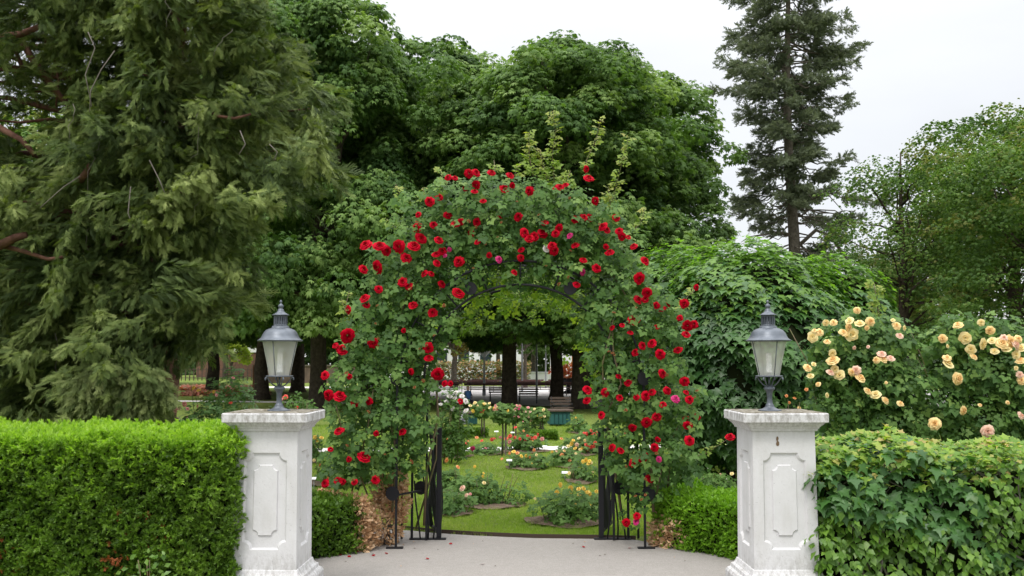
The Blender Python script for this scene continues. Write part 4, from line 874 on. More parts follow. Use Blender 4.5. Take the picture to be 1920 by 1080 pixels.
# globe maples behind the right lantern
def globe(x, y, cz, r, rzv, n, label, seed, trunkx, lsize=.108):
    g = np.random.default_rng(seed); root = empty('globe_maple', (trunkx, y, 0), 0, label, 'tree', 'round clipped maples')
    d = rdir(g, n); d = d[(d[:, 1] < .45)]; n = len(d)
    ph = np.arctan2(d[:, 1], d[:, 0]); lum = .055 * np.sin(ph * 7 + d[:, 2] * 5) + .05 * np.sin(d[:, 2] * 13 + ph * 3) + .03 * np.sin(ph * 17 + d[:, 2] * 9)
    # leaf shelves: quantise the height slightly so that rows of leaves overlap like tiles
    rad = 1 + lum - .07 * g.random(n); p = d * rad[:, None] * np.array((r, r * .9, rzv)) + np.array((x - trunkx, 0, cz))
    nr = norm(d * .75 + np.array((0, 0, .75)) + .28 * rdir(g, n)); tp = norm(d * .5 + np.array((0, 0, -.95)) + .4 * rdir(g, n))
    tint = .45 + lum * 4 + g.normal(size=n) * .2
    R = frames(nr, tp); young = (g.random(n) < np.clip((d[:, 2] - .2) * 1.5, 0, .85))
    Leaves().add(MAPLE, p[~young], R[~young], lsize * g.uniform(.7, 1.2, (~young).sum()), tint[~young]).build('crown', L_maple, root)
    Leaves().add(MAPLE, p[young] + np.array((0, 0, .02)), R[young], lsize * g.uniform(.6, 1.0, young.sum()), tint[young]).build('young_leaves', L_maplet, root)
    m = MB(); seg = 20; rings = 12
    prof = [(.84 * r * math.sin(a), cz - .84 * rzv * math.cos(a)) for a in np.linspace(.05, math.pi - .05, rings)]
    m.lathe(prof, seg, (x - trunkx, 0, 0)); m.build('shade_core', L_core, root)  # solid dark ball added inside the crown, painted as shade behind the leaves
    m = MB(); m.tube([(0, 0, -.02), (0, 0, .2), (.01, 0, .6), (.05, 0, 1.3), (.1, 0, 2)], [.075, .062, .058, .05, .04], 10); m.build('trunk', M_bark, root)
c = at(1395, 665, 13.3)
globe(c.x, 12.4 + .9, c.z, 1.52, 1.5, 15500, 'round clipped maple with dark overlapping leaves behind the right lantern', 41, tx(1365, 13.3))
c = at(1555, 650, 14.8)
globe(c.x, 14.8, c.z, 1.05, 1.35, 8000, 'smaller round maple crown between the right lantern and the peach roses', 42, c.x)
c = at(1260, 640, 15.5)
globe(c.x, 15.5, c.z, 1.0, 1.5, 7500, 'round maple crown half hidden behind the right side of the rose arch', 43, c.x)

# ------------------------------------------------------------------ big juniper on the left
def juniper():
    g = np.random.default_rng(51); root = empty('juniper_tree', (-4.9, 13.2, 0), 0, 'huge feathery olive green juniper with reddish branches, filling the left side', 'tree')
    off = np.array(root.location); Lv = Leaves(); m = MB(); tw = MB()
    edge = [(-300, 520), (-60, 520), (0, 515), (60, 525), (120, 575), (180, 640), (260, 650), (320, 590), (380, 505), (460, 480), (520, 482), (580, 440), (640, 395), (690, 350), (760, 280), (800, 250)]
    B = []
    for layer, Yc, step in ((0, 11.2, 66), (1, 12.3, 68), (2, 13.6, 80)):
        y = -230
        while y < 815:
            x = -260 - layer * 60
            xr = np.interp(y, [a for a, b in edge], [b for a, b in edge]) - 28
            while x < xr:
                jx, jy = x + g.normal() * step * .22, y + g.normal() * step * .22
                gap = (jx < 120 and 70 < jy < 310 and g.random() < .8) or (layer == 0 and jx < 60 and 430 < jy < 500)
                if not gap and jy < 800 + 30 * (jx < 220): B.append((jx, jy, layer, Yc))
                x += step
            y += step * .82
    for (px, py, layer, Yc) in B:
        t = np.clip((px - 250) / 400, -1, 1); Y = Yc + .9 * t * t + g.normal() * .35
        c = np.array(at(px, py, Y)); outd = norm((c - np.array((-4.6, 13.4, c[2] + .3)))[None])[0]
        n = int((330 if layer == 0 else 260 if layer == 1 else 120) * g.uniform(.6, 1.3))
        ax = norm((outd * np.array((.9, .9, .15)) + np.array((0, 0, -.6)) + .55 * g.normal(size=3))[None])[0]
        q = g.integers(0, 5, n); fd = norm(ax + .55 * rdir(g, 5)); st = rdir(g, 5) * .16; fl = g.uniform(.45, .8, 5)     # five hanging fingers per bough
        s = g.random(n); f_ = fd[q]; p = c + st[q] - ax * .25 + f_ * (s * fl[q])[:, None] + rdir(g, n) * (.04 + .13 * g.random(n) * (1.1 - s))[:, None]
        tp = norm(f_ + np.array((0, 0, -.12)) + .62 * rdir(g, n)); nr = norm(np.array((0, -.5, .8)) + .8 * rdir(g, n)); hue = .36 - .07 * layer + g.normal() * .17
        Lv.add(SPRAYF, p - off, frames(nr, tp), g.uniform(.09, .2, n) * (2.0 if layer == 2 else 1), hue + .33 * (s - .4) + g.normal(size=n) * .15)
        if g.random() < .33:
            a = np.array((-4.8, 13.2, max(.6, min(8.5, c[2] - .2)))); m.tube([q - off for q in limb_pts(a, c - ax * .1, g, 7, .06, .06)], list(np.linspace(.06, .006, 7)), 6)
        if layer == 0 and g.random() < .16:
            a = c + rdir(g, 1)[0] * .3; a[1] -= .3; b = a + np.array((g.normal() * .12, -.1, -g.uniform(.3, .8)))
            MB().tube([q - off for q in limb_pts(a, b, g, 7, .05, .16)], list(np.linspace(.0045, .0015, 7)), 4).build('dry_twig', M_twig, root)
    Lv.build('crown', L_jun, root)
    # hanging pale lower bough
    Lp = Leaves()
    for (px, py, r, n) in ((160, 735, 38, 260), (200, 712, 38, 300), (245, 735, 36, 260), (285, 715, 28, 200), (190, 765, 38, 220), (260, 765, 34, 200), (305, 745, 18, 80)):
        c = np.array(at(px, py, 10.6)); rw = r / F * 10.6; b, d = inball(g, n, .3); tp = norm(d * .5 + np.array((.1, -.5, -.55)) + .3 * rdir(g, n))
        Lp.add(SPRAYF, c + b * (rw, rw, rw) - off, frames(norm(np.array((0, -.5, .8)) + .6 * rdir(g, n)), norm(tp + .3 * rdir(g, n))), g.uniform(.1, .22, n), g.random(n))
    Lp.build('pale_lower_bough', L_junp, root)
    # main trunk and heavy reddish limbs
    trunk_base = np.array((-4.9, 13.2, -.05)) - off
    m.tube([trunk_base + np.array(q) for q in ((0, 0, 0), (0, 0, .4), (.1, 0, 1.5), (-.1, 0, 3), (.2, .1, 5), (.1, 0, 7.5), (0, 0, 9.5))], [.36, .27, .24, .22, .17, .1, .03], 12)
    for pts, r0 in (([(-60, 75, 11.3), (0, 70, 11.2), (40, 64, 11.1), (75, 50, 11.0)], .055), ([(40, 75, 11.4), (60, 110, 11.4), (90, 150, 11.4), (120, 190, 11.6), (150, 230, 11.8)], .045),
                    ([(20, 70, 11.5), (50, 150, 11.5), (75, 200, 11.6)], .028), ([(-60, 200, 11.4), (0, 240, 11.3), (40, 262, 11.2), (65, 290, 11.2)], .045), ([(-40, 350, 11.1), (0, 370, 11.0), (25, 400, 10.9), (22, 420, 10.9)], .04),
                    ([(-60, 480, 10.9), (0, 460, 10.8), (30, 445, 10.7), (50, 440, 10.7)], .062), ([(0, 460, 10.9), (40, 470, 10.8), (90, 486, 10.8), (120, 482, 10.8)], .03), ([(145, 345, 11.1), (160, 325, 10.7), (175, 300, 10.7)], .045),
                    ([(390, 208, 10.9), (410, 218, 10.8), (440, 222, 10.8), (470, 214, 10.9)], .022), ([(345, 360, 10.9), (352, 340, 10.8)], .05), ([(60, 120, 11.8), (130, 200, 11.7), (200, 260, 12)], .05), ([(95, 80, 11.6), (110, 150, 11.6), (105, 200, 11.6)], .02), ([(320, 20, 11.6), (350, 60, 11.5), (390, 100, 11.6)], .03), ([(340, 10, 11.6), (385, 60, 11.5), (400, 120, 11.6)], .022)):
        MB().tube([np.array(at(a, b, y)) - off for a, b, y in pts], list(np.linspace(r0, r0 * .6, len(pts))), 9).build('limb', M_barkr, root)
    m.build('trunk', M_barkr, root)
    for pts in ([(215, 95), (190, 130), (170, 170), (168, 210)], [(165, 60), (178, 90), (160, 140), (172, 200)], [(75, 390), (120, 350), (150, 330)], [(245, 350), (240, 400), (252, 430)], [(280, 300), (300, 340), (310, 365)], [(450, 245), (460, 270), (448, 290)], [(505, 270), (520, 285), (514, 300)]):
        MB().tube([np.array(at(a, b, 10.6)) - off for a, b in pts], .006, 5).build('dry_twig', M_twig, root)
juniper()

# ------------------------------------------------------------------ rose bushes in the garden
def bush(label, pxc, basey, wpx, hpx, flowers, mats=L_bush, seed=0, dens=1.0, depth=.35, lsz=.085, name='rose_bush', group=None, stems=True, soil=True, low=False):
    """flowers: list of (px, py, r_px, kind) or (n, kind, r_px)"""
    g = np.random.default_rng(seed or int(pxc * 7 + basey)); Y = gy(basey); x = tx(pxc, Y); root = empty(name, (x, Y, 0), 0, label, 'rose bush', group)
    W = wpx / F * Y / 2; H = hpx / F * Y; n = int(np.clip(dens * W * H * 2400 + 150, 150, 6000) * (1 if Y < 20 else .6)); tmpl = ROSE if Y < 12.5 else ROSE_FAR
    L = Leaves(); nb = max(3, int(W / .16)); D = max(depth, W * .45)
    for i in range(nb * 2):
        cx = g.uniform(-1, 1); cy = g.uniform(-1, 1) * D * .7; hh = H * g.uniform(.78, 1.1) * (1 - .3 * abs(cx) ** 2); k = n // (nb * 2)
        b, d = inball(g, k, .45); rw = W / nb * 1.6; p = np.stack([cx * (W - rw * .6) + b[:, 0] * rw, cy + b[:, 1] * D * .45, hh * .55 + b[:, 2] * hh * .46], 1)
        p[:, 2] = np.maximum(p[:, 2], .03)
        L.add(tmpl, p, frames(norm(d * .5 + np.array((0, -.4, .8)) + .5 * rdir(g, k)), norm(d + .8 * rdir(g, k))), lsz * g.uniform(.7, 1.3, k) * (1 if Y < 14 else 1.25), .5 + .25 * g.normal() * .6 + g.normal(size=k) * .22)
    L.build('foliage', mats, root)
    if stems:
        m = MB()
        for i in range(10): a = g.uniform(-.8, .8) * W; m.tube([(a * .7, g.uniform(-.1, .1), 0), (a + g.normal() * .04, g.uniform(-.15, .1), H * g.uniform(.6, .95))], [.006, .003], 5)
        m.build('stem', M_cane, root)
    if soil:
        a = [(1.06 * W * math.cos(t) * (1 + .06 * math.sin(3 * t)), -.02 + D * 1.05 * math.sin(t) * (1 + .07 * math.sin(4 * t + 1)), .012 + .012 * (math.sin(5 * t) > 0)) for t in np.linspace(0, 2 * math.pi, 28, endpoint=False)]
        s = MB(); s.add([(0, 0, .05)] + a, [(0, i + 1, (i + 1) % 28 + 1) for i in range(28)], smooth=True); s.build('soil_bed', M_soil, root)
    for f in flowers:
        if len(f) == 4: flower(root, at(f[0], f[1], Y - D * .45), f[2] / F * Y, f[3], (0, -.8, .6))
        else:
            for i in range(f[0]):
                cx = g.uniform(-1, 1); z = H * (1.02 - .3 * abs(cx) - .35 * g.random() ** 2); p = Vector((x + cx * W * .95, Y - D * .5 * g.random(), z)); flower(root, p, f[2] / F * Y * g.uniform(.75, 1.15), f[1], (0, -.6, .8))
    return root
# near bushes seen through the arch
bush('dark leaved rose bush with one large pale pink bloom, left of the lawn strip', 918, 948, 128, 62, [(908, 905, 4, 'cream'), (906, 893, 3, 'yel'), (907, 887, 2.5, 'yel'), (890, 875, 3, 'yel')], seed=201, depth=.3)
bush('low rose bush with pale pink blooms at the left foot of the arch opening', 852, 963, 70, 42, [(866, 915, 6.5, 'peachp'), (874, 928, 4.5, 'peachp'), (882, 926, 3, 'pink')], seed=202, depth=.25)
bush('thin rose bush with two apricot blooms on long stems', 842, 920, 44, 44, [(838, 863, 4.5, 'orng'), (859, 875, 4, 'orng')], seed=203, depth=.2, dens=.6)
bush('wide rose bush with bright yellow blooms nearest the path', 1062, 978, 150, 66, [(1050, 909, 5, 'yel'), (1044, 923, 4.5, 'yel'), (1070, 915, 5, 'yel'), (1071, 922, 4, 'yel'), (1085, 916, 5, 'yel'), (1095, 916, 5, 'yel'), (1101, 922, 5, 'yel'), (1106, 926, 4, 'yel'), (1086, 927, 5, 'yel'), (1105, 946, 4.5, 'yel'), (1118, 921, 4, 'yel'), (1003, 935, 2.5, 'cream'), (1080, 945, 2.5, 'yel'), (1140, 930, 4, 'yel'), (1148, 938, 4, 'yel')], seed=204, depth=.4, dens=1.1)
bush('small round rose bush with a cluster of yellow blooms at its top', 1088, 903, 54, 36, [(1067, 887, 3.8, 'cream'), (1093, 865, 4, 'yel'), (1099, 863, 4.5, 'yel'), (1105, 864, 4.5, 'yel'), (1103, 869, 4, 'yel'), (1108, 868, 4, 'cream'), (1111, 885, 2.5, 'cream')], seed=205)
bush('low spreading rose bush with apricot yellow blooms behind a white label', 987, 878, 74, 28, [(963, 846, 4, 'yel'), (970, 849, 4, 'orng'), (978, 855, 4, 'yel'), (986, 855, 3.5, 'yel'), (993, 857, 3, 'orng'), (1002, 844, 3.5, 'orng'), (955, 850, 3, 'orng'), (997, 869, 3, 'yel'), (941, 860, 3, 'orng'), (1006, 853, 3, 'cream'), (965, 882, 2, 'coral')], seed=206)
bush('rose bush with mixed peach and apricot blooms, centre right of the lawn', 1062, 874, 58, 30, [(1045, 846, 3.5, 'peachp'), (1054, 853, 4, 'orng'), (1035, 847, 3, 'yel'), (1058, 845, 3, 'peach'), (1068, 863, 3.5, 'orng'), (1073, 872, 4, 'yel'), (1080, 850, 3, 'cream'), (1053, 822, 3.5, 'orng')], seed=207)
bush('rose bush crowded with cream and rose pink blooms at the right', 1090, 852, 70, 34, [(1072, 832, 4.5, 'yel'), (1066, 836, 4, 'cream'), (1082, 834, 4, 'peachp'), (1078, 840, 4, 'yel'), (1088, 842, 4, 'cream'), (1100, 834, 4.5, 'coral'), (1108, 838, 4.5, 'coral'), (1101, 842, 4.5, 'coral'), (1113, 838, 4, 'coral'), (1097, 826, 3.5, 'cream'), (1085, 821, 3, 'cream'), (1075, 825, 3.5, 'yel'), (1092, 840, 3, 'yel'), (1116, 831, 4, 'coral')], seed=208)
bush('tall rose bush with scattered scarlet blooms behind the cream ones', 1112, 838, 60, 36, [(1095, 812, 3.5, 'coral'), (1101, 813, 4, 'coral'), (1109, 807, 3.5, 'coral'), (1114, 814, 4, 'coral'), (1110, 817, 3.5, 'coral'), (1128, 812, 4, 'coral'), (1120, 809, 3, 'coral')], seed=209)
bush('bed of roses with scarlet and pink blooms in the middle distance', 985, 847, 84, 32, [(949, 822, 4, 'coral'), (956, 818, 4.5, 'coral'), (955, 829, 4.5, 'pink'), (965, 820, 3.5, 'coral'), (975, 823, 3.5, 'coral'), (990, 818, 4, 'coral'), (996, 822, 4, 'coral'), (1003, 820, 4, 'coral'), (1009, 815, 3.5, 'coral'), (1016, 823, 4.5, 'pink'), (985, 827, 3, 'coral'), (1000, 827, 3, 'orng'), (966, 801, 3.5, 'coral'), (982, 808, 2.5, 'orng')], seed=210)
bush('bushy rose bed with orange coral blooms by the left leg of the arch', 854, 856, 66, 38, [(6, 'orng', 3.2), (838, 823, 3.5, 'orng'), (852, 828, 3, 'coral'), (862, 822, 3.5, 'orng'), (875, 831, 3, 'coral'), (886, 841, 4.5, 'mag'), (894, 820, 3.5, 'orng'), (903, 826, 3.5, 'coral')], seed=211)
bush('low green rose patch with few pinkish blooms between two beds', 918, 851, 56, 18, [(911, 840, 3, 'pink'), (922, 824, 3.5, 'coral'), (927, 822, 3, 'coral'), (938, 820, 3, 'pink')], seed=212)
bush('dark rounded shrub on the far lawn near the teal box', 1082, 812, 34, 36, [(1080, 783, 2.5, 'yel')], seed=213)
bush('rose shrub with dark green leaves below the pink standard roses', 995, 814, 46, 30, [(3, 'pink', 3)], seed=214)
# seen left of the arch, between pillar and roses
bush('green rose bed with a few apricot buds behind the left low hedge', 640, 905, 130, 52, [(600, 873, 4, 'orng'), (615, 897, 3, 'orng'), (589, 863, 3.5, 'cream'), (625, 849, 4, 'cream')], seed=215, depth=.5)
bush('tall thin rose with cream yellow blooms beside the left pillar cap', 590, 868, 30, 60, [(592, 820, 5, 'yel'), (603, 820, 5, 'yel'), (594, 826, 4, 'yel')], seed=216, dens=.25, depth=.15)
bush('rose bush with pink blooms behind the left lantern foot', 560, 800, 62, 62, [(535, 744, 5, 'coral'), (557, 763, 4.5, 'coral'), (528, 748, 3, 'pink')], seed=217, depth=.5, soil=False)
bush('large green shrub rose with small pink blooms between juniper and left pillar', 440, 935, 210, 225, [(4, 'pink', 3.5), (335, 765, 5, 'pink'), (345, 758, 5, 'pink'), (328, 770, 4, 'pink'), (352, 766, 4, 'pink'), (362, 727, 4.5, 'yel'), (372, 731, 4, 'yel'), (376, 742, 4, 'cream'), (400, 735, 3.5, 'yel'), (432, 755, 4, 'coral'), (370, 762, 3.5, 'pink')], mats=leafmat('pale_rose_leaf', [(.06, .12, .04), (.085, .16, .05), (.12, .2, .07)], .3), seed=218, depth=.7, soil=False, lsz=.1)
bush('low rose bush with faded pinkish blooms close behind the yew hedge', 350, 890, 80, 110, [(3, 'pink', 3)], seed=219, depth=.4, soil=False)
bush('young rose shoot standing above the yew hedge at the far left', 45, 890, 50, 140, [(2, 'orng', 3)], seed=220, dens=.18, depth=.15, soil=False)
# white rose behind the left pier
bush('white blooming rose bush just inside the left leg of the arch', 848, 870, 74, 142, [(843, 742, 6, 'wht'), (852, 746, 6, 'wht'), (860, 752, 5, 'wht'), (874, 752, 6, 'wht'), (873, 769, 6, 'wht'), (849, 766, 5.5, 'wht'), (866, 742, 5, 'wht'), (838, 752, 5, 'wht'), (882, 760, 4, 'cream'), (826, 757, 4, 'wht'), (855, 735, 5, 'wht')], seed=221, dens=.5, depth=.2, soil=False)
# right, between arch and right pillar
bush('rose bed with white blooms under the globe maple trunk', 1310, 935, 120, 52, [(1290, 890, 4, 'wht'), (1305, 884, 4.5, 'wht'), (1318, 896, 4, 'wht'), (1270, 893, 4, 'pink'), (1352, 890, 4, 'peachp'), (1330, 878, 4, 'wht'), (1345, 905, 3.5, 'cream'), (1365, 900, 4, 'wht'), (1372, 888, 4, 'cream')], seed=222, depth=.4)
bush('rose bush with pale pink blooms behind the right low hedge', 1250, 915, 70, 50, [(1228, 862, 4, 'wht'), (1236, 858, 4, 'pink'), (1262, 858, 4, 'peachp')], seed=223)
bush('small orange budded rose at the right pillar cap', 1490, 930, 50, 200, [(1475, 742, 3.5, 'orng'), (1490, 746, 3.5, 'orng'), (1480, 755, 3, 'orng'), (1499, 765, 4, 'peach'), (1512, 730, 4, 'orng'), (1522, 725, 3.5, 'orng')], seed=224, dens=.25, depth=.2, soil=False)

# standard (tree) roses
def standard(px, basey, topy, rpx, kinds, label, seed):
    g = np.random.default_rng(seed); Y = gy(basey); x = tx(px, Y); root = empty('standard_rose', (x, Y, 0), 0, label, 'rose tree', 'standard roses on the far lawn')
    H = at(px, topy, Y).z; r = rpx / F * Y; L = Leaves(); n = 420; b, d = inball(g, n, .3)
    L.add(ROSE_FAR, b * (r, r, r * .8) + (0, 0, H - r * .8), frames(norm(d + np.array((0, -.3, .6)) + .4 * rdir(g, n)), rdir(g, n)), .12 * g.uniform(.7, 1.2, n), g.random(n)); L.build('crown', L_bush, root)
    MB().tube([(0, 0, 0), (.01, 0, H * .5), (0, 0, H - r)], [.02, .017, .014], 7).build('trunk', M_barkp, root)
    MB().box((.06, 0, (H - r) / 2), (.035, .035, H - r)).build('stake', M_barkp, root)
    for kd, k in kinds:
        for i in range(k):
            a = g.uniform(-1, 1); q = g.uniform(-.4, 1); flower(root, Vector((x + a * r * .9, Y - r * .8, H - r * .8 + q * r * .75)), g.uniform(2.4, 3.8) / F * Y, kd, (0, -.8, .6))
standard(903, 822, 752, 18, [('cream', 7), ('yel', 4), ('coral', 2)], 'standard rose with cream and yellow blooms and one orange bloom', 1)
standard(942, 855, 757, 20, [('pink', 5), ('yel', 2), ('cream', 2)], 'standard rose on the tallest pale stake in the middle of the lawn', 2)
standard(962, 818, 758, 20, [('pink', 9), ('mag', 2)], 'standard rose crowded with dusty pink blooms', 3)
standard(985, 812, 762, 18, [('peachp', 8), ('pink', 3)], 'standard rose with pale peach pink blooms', 4)
standard(1012, 815, 764, 17, [('cream', 6), ('yel', 2)], 'standard rose with small pale yellow blooms next to the teal box', 5)

# peach climbing roses on the right
def peach(px0, px1, topy, label, fl, seed, Y=9.3, lobes=None):
    g = np.random.default_rng(seed); x = tx((px0 + px1) / 2, Y); root = empty('rose_shrub', (x, Y, 0), 0, label, 'rose shrub', 'tall peach rose shrubs'); off = np.array(root.location); L = Leaves()
    for (px, py, r) in lobes:
        n = int(r * r * .085); c = np.array(at(px, py, Y)); rw = r / F * Y; b, d = inball(g, n, .3)
        L.add(ROSE, c + b * (rw, rw * .9 + .1, rw) - off, frames(norm(d * .6 + np.array((0, -.6, .65)) + .5 * rdir(g, n)), norm(np.array((0, -.2, -.4)) + rdir(g, n))), g.uniform(.09, .145, n), .45 + g.normal(size=n) * .25)
    L.build('foliage', L_rose, root); m = MB()
    for i in range(16):
        a = g.uniform(px0 + 40, px1 - 40); b = a + g.normal() * 50; p0 = at((px0 + px1) / 2 + (a - (px0 + px1) / 2) * .35, 1000, Y); p0.z = 0; p1 = at(b, g.uniform(topy + 20, topy + 120), Y)
        m.tube([q - off for q in limb_pts(p0, p1, g, 6, .0, .08)], list(np.linspace(.011, .004, 6)), 6)
    m.build('cane', M_cane, root)
    for (px, py, r, kd) in fl: flower(root, at(px, py, Y - .42), r / F * (Y - .42), kd, (0, -.85, .5))
    return root
def U2(l): 
    r = random.Random(3); return [(1340 + u * .5, 540 + v * .5, rr * r.uniform(.85, 1.12), r.choice(['peach', 'peach', 'peachp', 'cream'])) for u, v, rr in l]
f1 = U2([(535,83,8),(367,184,11),(395,165,8),(418,130,7),(445,128,8),(505,120,10),(545,130,11),(585,125,10),(483,165,10),(515,175,13),(505,145,9),(422,200,8),(683,140,9),(695,178,7),(668,120,5),(713,150,5),(443,245,9),(443,268,11),(350,298,8),(360,328,9),(372,285,6),(435,315,8),(467,325,11),(452,303,8),(530,308,10),(548,335,11),(515,315,7),(627,245,8),(632,265,9),(605,270,7),(660,262,8),(575,385,9),(602,397,11),(642,420,10),(697,432,8),(423,402,6),(388,360,5),(643,355,4),(575,220,4),(525,225,4),(572,150,5),(375,158,6)])
f2 = U2([(912,137,11),(1000,130,8),(1032,160,9),(940,187,12),(855,190,9),(875,218,5),(960,230,10),(973,257,8),(872,260,9),(878,282,11),(915,340,12),(935,460,10),(825,508,13),(1025,537,12),(1098,583,11),(1010,210,11),(1040,195,9),(1080,205,12),(1110,200,11),(1095,225,12),(1050,235,10),(1130,210,11),(1150,222,11),(1130,250,8),(1145,325,8),(1150,345,8),(1148,270,9),(1150,478,8),(1100,430,4),(995,438,4),(1085,185,8),(1140,190,9),(1130,300,5)])
peach(1510, 1740, 590, 'tall rose shrub with peach blooms standing close to the right pillar', f1, 61, lobes=[(1560,640,40),(1610,620,45),(1665,640,50),(1590,690,55),(1650,710,60),(1700,720,50),(1580,760,55),(1650,780,55),(1710,790,45),(1600,820,40),(1550,700,30),(1690,820,40),(1620,600,18)])
peach(1730, 1960, 590, 'tall rose shrub with peach blooms at the right edge of the view', f2, 62, lobes=[(1770,640,35),(1800,620,35),(1850,630,40),(1900,650,50),(1790,690,50),(1860,710,60),(1920,720,50),(1770,760,50),(1840,780,60),(1910,790,55),(1800,820,45),(1880,830,45),(1960,650,50),(1970,730,50),(1950,800,50)])
L = Leaves(); g = np.random.default_rng(66); sh = empty('rose_shoot', tuple(at(1645, 1000, 9.9)[:2]) + (0,), 0, 'pale young rose shoot rising above the peach roses', 'rose shoot')
P = [Vector(at(1655 - i * 4, 640 - i * 27, 9.9)) - sh.location for i in range(5)]; MB().tube([Vector((P[0].x, P[0].y, 0))] + P, .005, 5).build('cane', M_cane, sh)
t = g.random(70) * 3.99; i = t.astype(int); PA = np.array(P); q = PA[i] * (1 - (t - i)[:, None]) + PA[i + 1] * (t - i)[:, None]
L.add(ROSE, q, frames(norm(np.array((0, -.5, .8)) + .5 * rdir(g, 70)), rdir(g, 70)), .1, g.random(70) * .6); L.build('foliage', L_roselight, sh)

# ------------------------------------------------------------------ plant labels, low clipped blocks, garden furniture
def plant_label(px, py, basey, label):
    Y = gy(basey); root = empty('plant_label', (tx(px, Y), Y, 0), 0, label, 'plant label', 'white plant labels in the rose garden'); h = at(px, py, Y).z
    a = MB(); a.box((0, 0, h), (.07 if Y < 12 else .085, .04, .006), M=Matrix.Rotation(math.radians(35), 3, 'X')); a.build('plate', M_white, root)
    MB().tube([(0, .005, 0), (0, .005, h - .004)], .005, 6).build('stake', M_grey, root)
for a in ((1032, 957, 982, 'white label in front of the wide yellow rose bush nearest the path'), (1058, 886, 905, 'white label left of the small round yellow rose bush'), (955, 863, 880, 'white label left of the apricot rose bush'),
          (1021, 837, 849, 'white label right of the scarlet rose bed'), (931, 809, 822, 'white label by the tall staked standard rose'), (883, 806, 815, 'white label on the lawn behind the orange rose bed'),
          (961, 811, 820, 'white label between standard roses, under the pink crown'), (1083, 795, 805, 'white label on the dark rounded shrub'), (593, 897, 935, 'white label behind the left low hedge beside the pillar'),
          (1290, 927, 960, 'large white label lying over the right low hedge'), (940, 841, 850, 'white label at the foot of the staked standard rose')):
    plant_label(*a)
def block(px0, px1, topy, basey, label, seed):
    Y = gy(basey); x0, x1 = tx(px0, Y), tx(px1, Y); h = at(px0, topy, Y).z; g = np.random.default_rng(seed); root = empty('box_hedge', ((x0 + x1) / 2, Y, 0), 0, label, 'hedge')
    P_, N_, l_ = hedge_shell(g, 2200, x0 - (x0 + x1) / 2, x1 - (x0 + x1) / 2, 0, .6, 0, h, ['front', 'top', 'left', 'right'], .01)
    Leaves().add(BOXW, P_, frames(rdir(g, len(P_)), norm(N_ + .8 * rdir(g, len(P_)))), .08, g.random(len(P_))).build('foliage', L_box, root); core('shade_core', x0 - (x0 + x1) / 2, x1 - (x0 + x1) / 2, 0, .6, 0, h, root, .05)
block(848, 911, 808, 822, 'small clipped box block on the far lawn behind the orange roses', 1)
block(998, 1042, 813, 826, 'small clipped box block right of the scarlet rose bed', 2)

def park_bench(px, basey, w, label, rot=0, m=M_wood, simple=False):
    Y = gy(basey); root = empty('park_bench', (tx(px, Y), Y, 0), rot, label, 'bench'); root.scale = (.62,) * 3
    a = MB()
    for i in range(4): a.box((0, -.2 + i * .13, .45), (w, .1, .03))
    a.build('seat', m, root); a = MB()
    for i in range(3): a.box((0, .3 + i * .03, .62 + i * .14), (w, .025, .1))
    a.build('backrest', m, root)
    for s in (-1, 1):
        b = MB(); x = s * (w / 2 - .08)
        b.tube([(x, -.25, 0), (x, -.2, .25), (x, -.22, .44)], .02, 6).tube([(x, .38, 0), (x, .26, .3), (x, .3, .55), (x, .37, .98)], .02, 6).tube([(x, -.2, .43), (x, .28, .43)], .02, 6).tube([(x, .3, .66), (x, .0, .67), (x, -.24, .66), (x, -.27, .6), (x, -.2, .45)], .018, 6)
        b.build('leg', M_iron, root)
    return root
park_bench(934, 753, 1.2, 'dark slatted bench left of the thick chestnut trunk on the gravel', .1)
park_bench(990, 757, 1.25, 'dark slatted bench right of the thick chestnut trunk on the gravel', -.1)
park_bench(1053, 782, 1.05, 'dark slatted bench standing behind the teal box', .15)
park_bench(1118, 745, 2.2, 'dark bench by the path right of the thick trunks', .1)
park_bench(447, 716, 1.6, 'dark bench below the distant lamp post', 0)
def teal_box(px, basey, wpx, hpx, label):
    Y = gy(basey); w = wpx / F * Y; h = hpx / F * Y; root = empty('garden_box', (tx(px, Y), Y, 0), .12, label, 'storage box')
    a = MB(); a.box((0, 0, h / 2 + .02), (w, .55, h - .04)); a.build('body', M_teal, root, bevel=.01)
    a = MB()
    for i in range(5): a.box((-w / 2 + w * (i + .5) / 5, -.29, h / 2), (w / 5 - .03, .02, h - .12))
    a.build('front_board', M_teal, root); MB().box((0, 0, h + .02), (w + .12, .68, .045)).build('lid', M_wood, root, bevel=.008)
teal_box(1047, 798, 38, 27, 'dark teal wooden box with brown lid in front of a bench')
teal_box(886, 797, 16, 22, 'small dark teal box next to the notice board')
nb = empty('notice_board', (tx(872, gy(797)), gy(797), 0), 0, 'grey notice board with white print beside the small teal box', 'notice board')
h = 23 / F * gy(797); MB().box((0, 0, h / 2 + .03), (.26, .02, h)).build('board', mat('grey_board', (.3, .3, .33), .7, noise=(14, (.1, .1, .12), .45, .55)), nb)
MB().box((-.1, .02, h / 2), (.02, .02, h)).box((.1, .02, h / 2), (.02, .02, h)).build('leg', M_grey, nb)
a = MB()
for i in range(4):
    for j in range(2): a.box((-.085 + i * .055, -.012, h - .05 - j * .07), (.03 if i % 2 else .038, .004, .045))
a.build('print', M_white, nb)
def post(px, topy, basey, w, label):
    Y = gy(basey); MB().box((0, 0, at(px, topy, Y).z / 2), (w, w, at(px, topy, Y).z)).build('marker_post', M_teal, None, (tx(px, Y), Y, 0), bevel=.01)
    tag(bpy.context.scene.objects[-1] if False else [o for o in COL.objects if o.name.startswith('marker_post')][-1], label, 'post', 'teal posts behind the yew hedge')
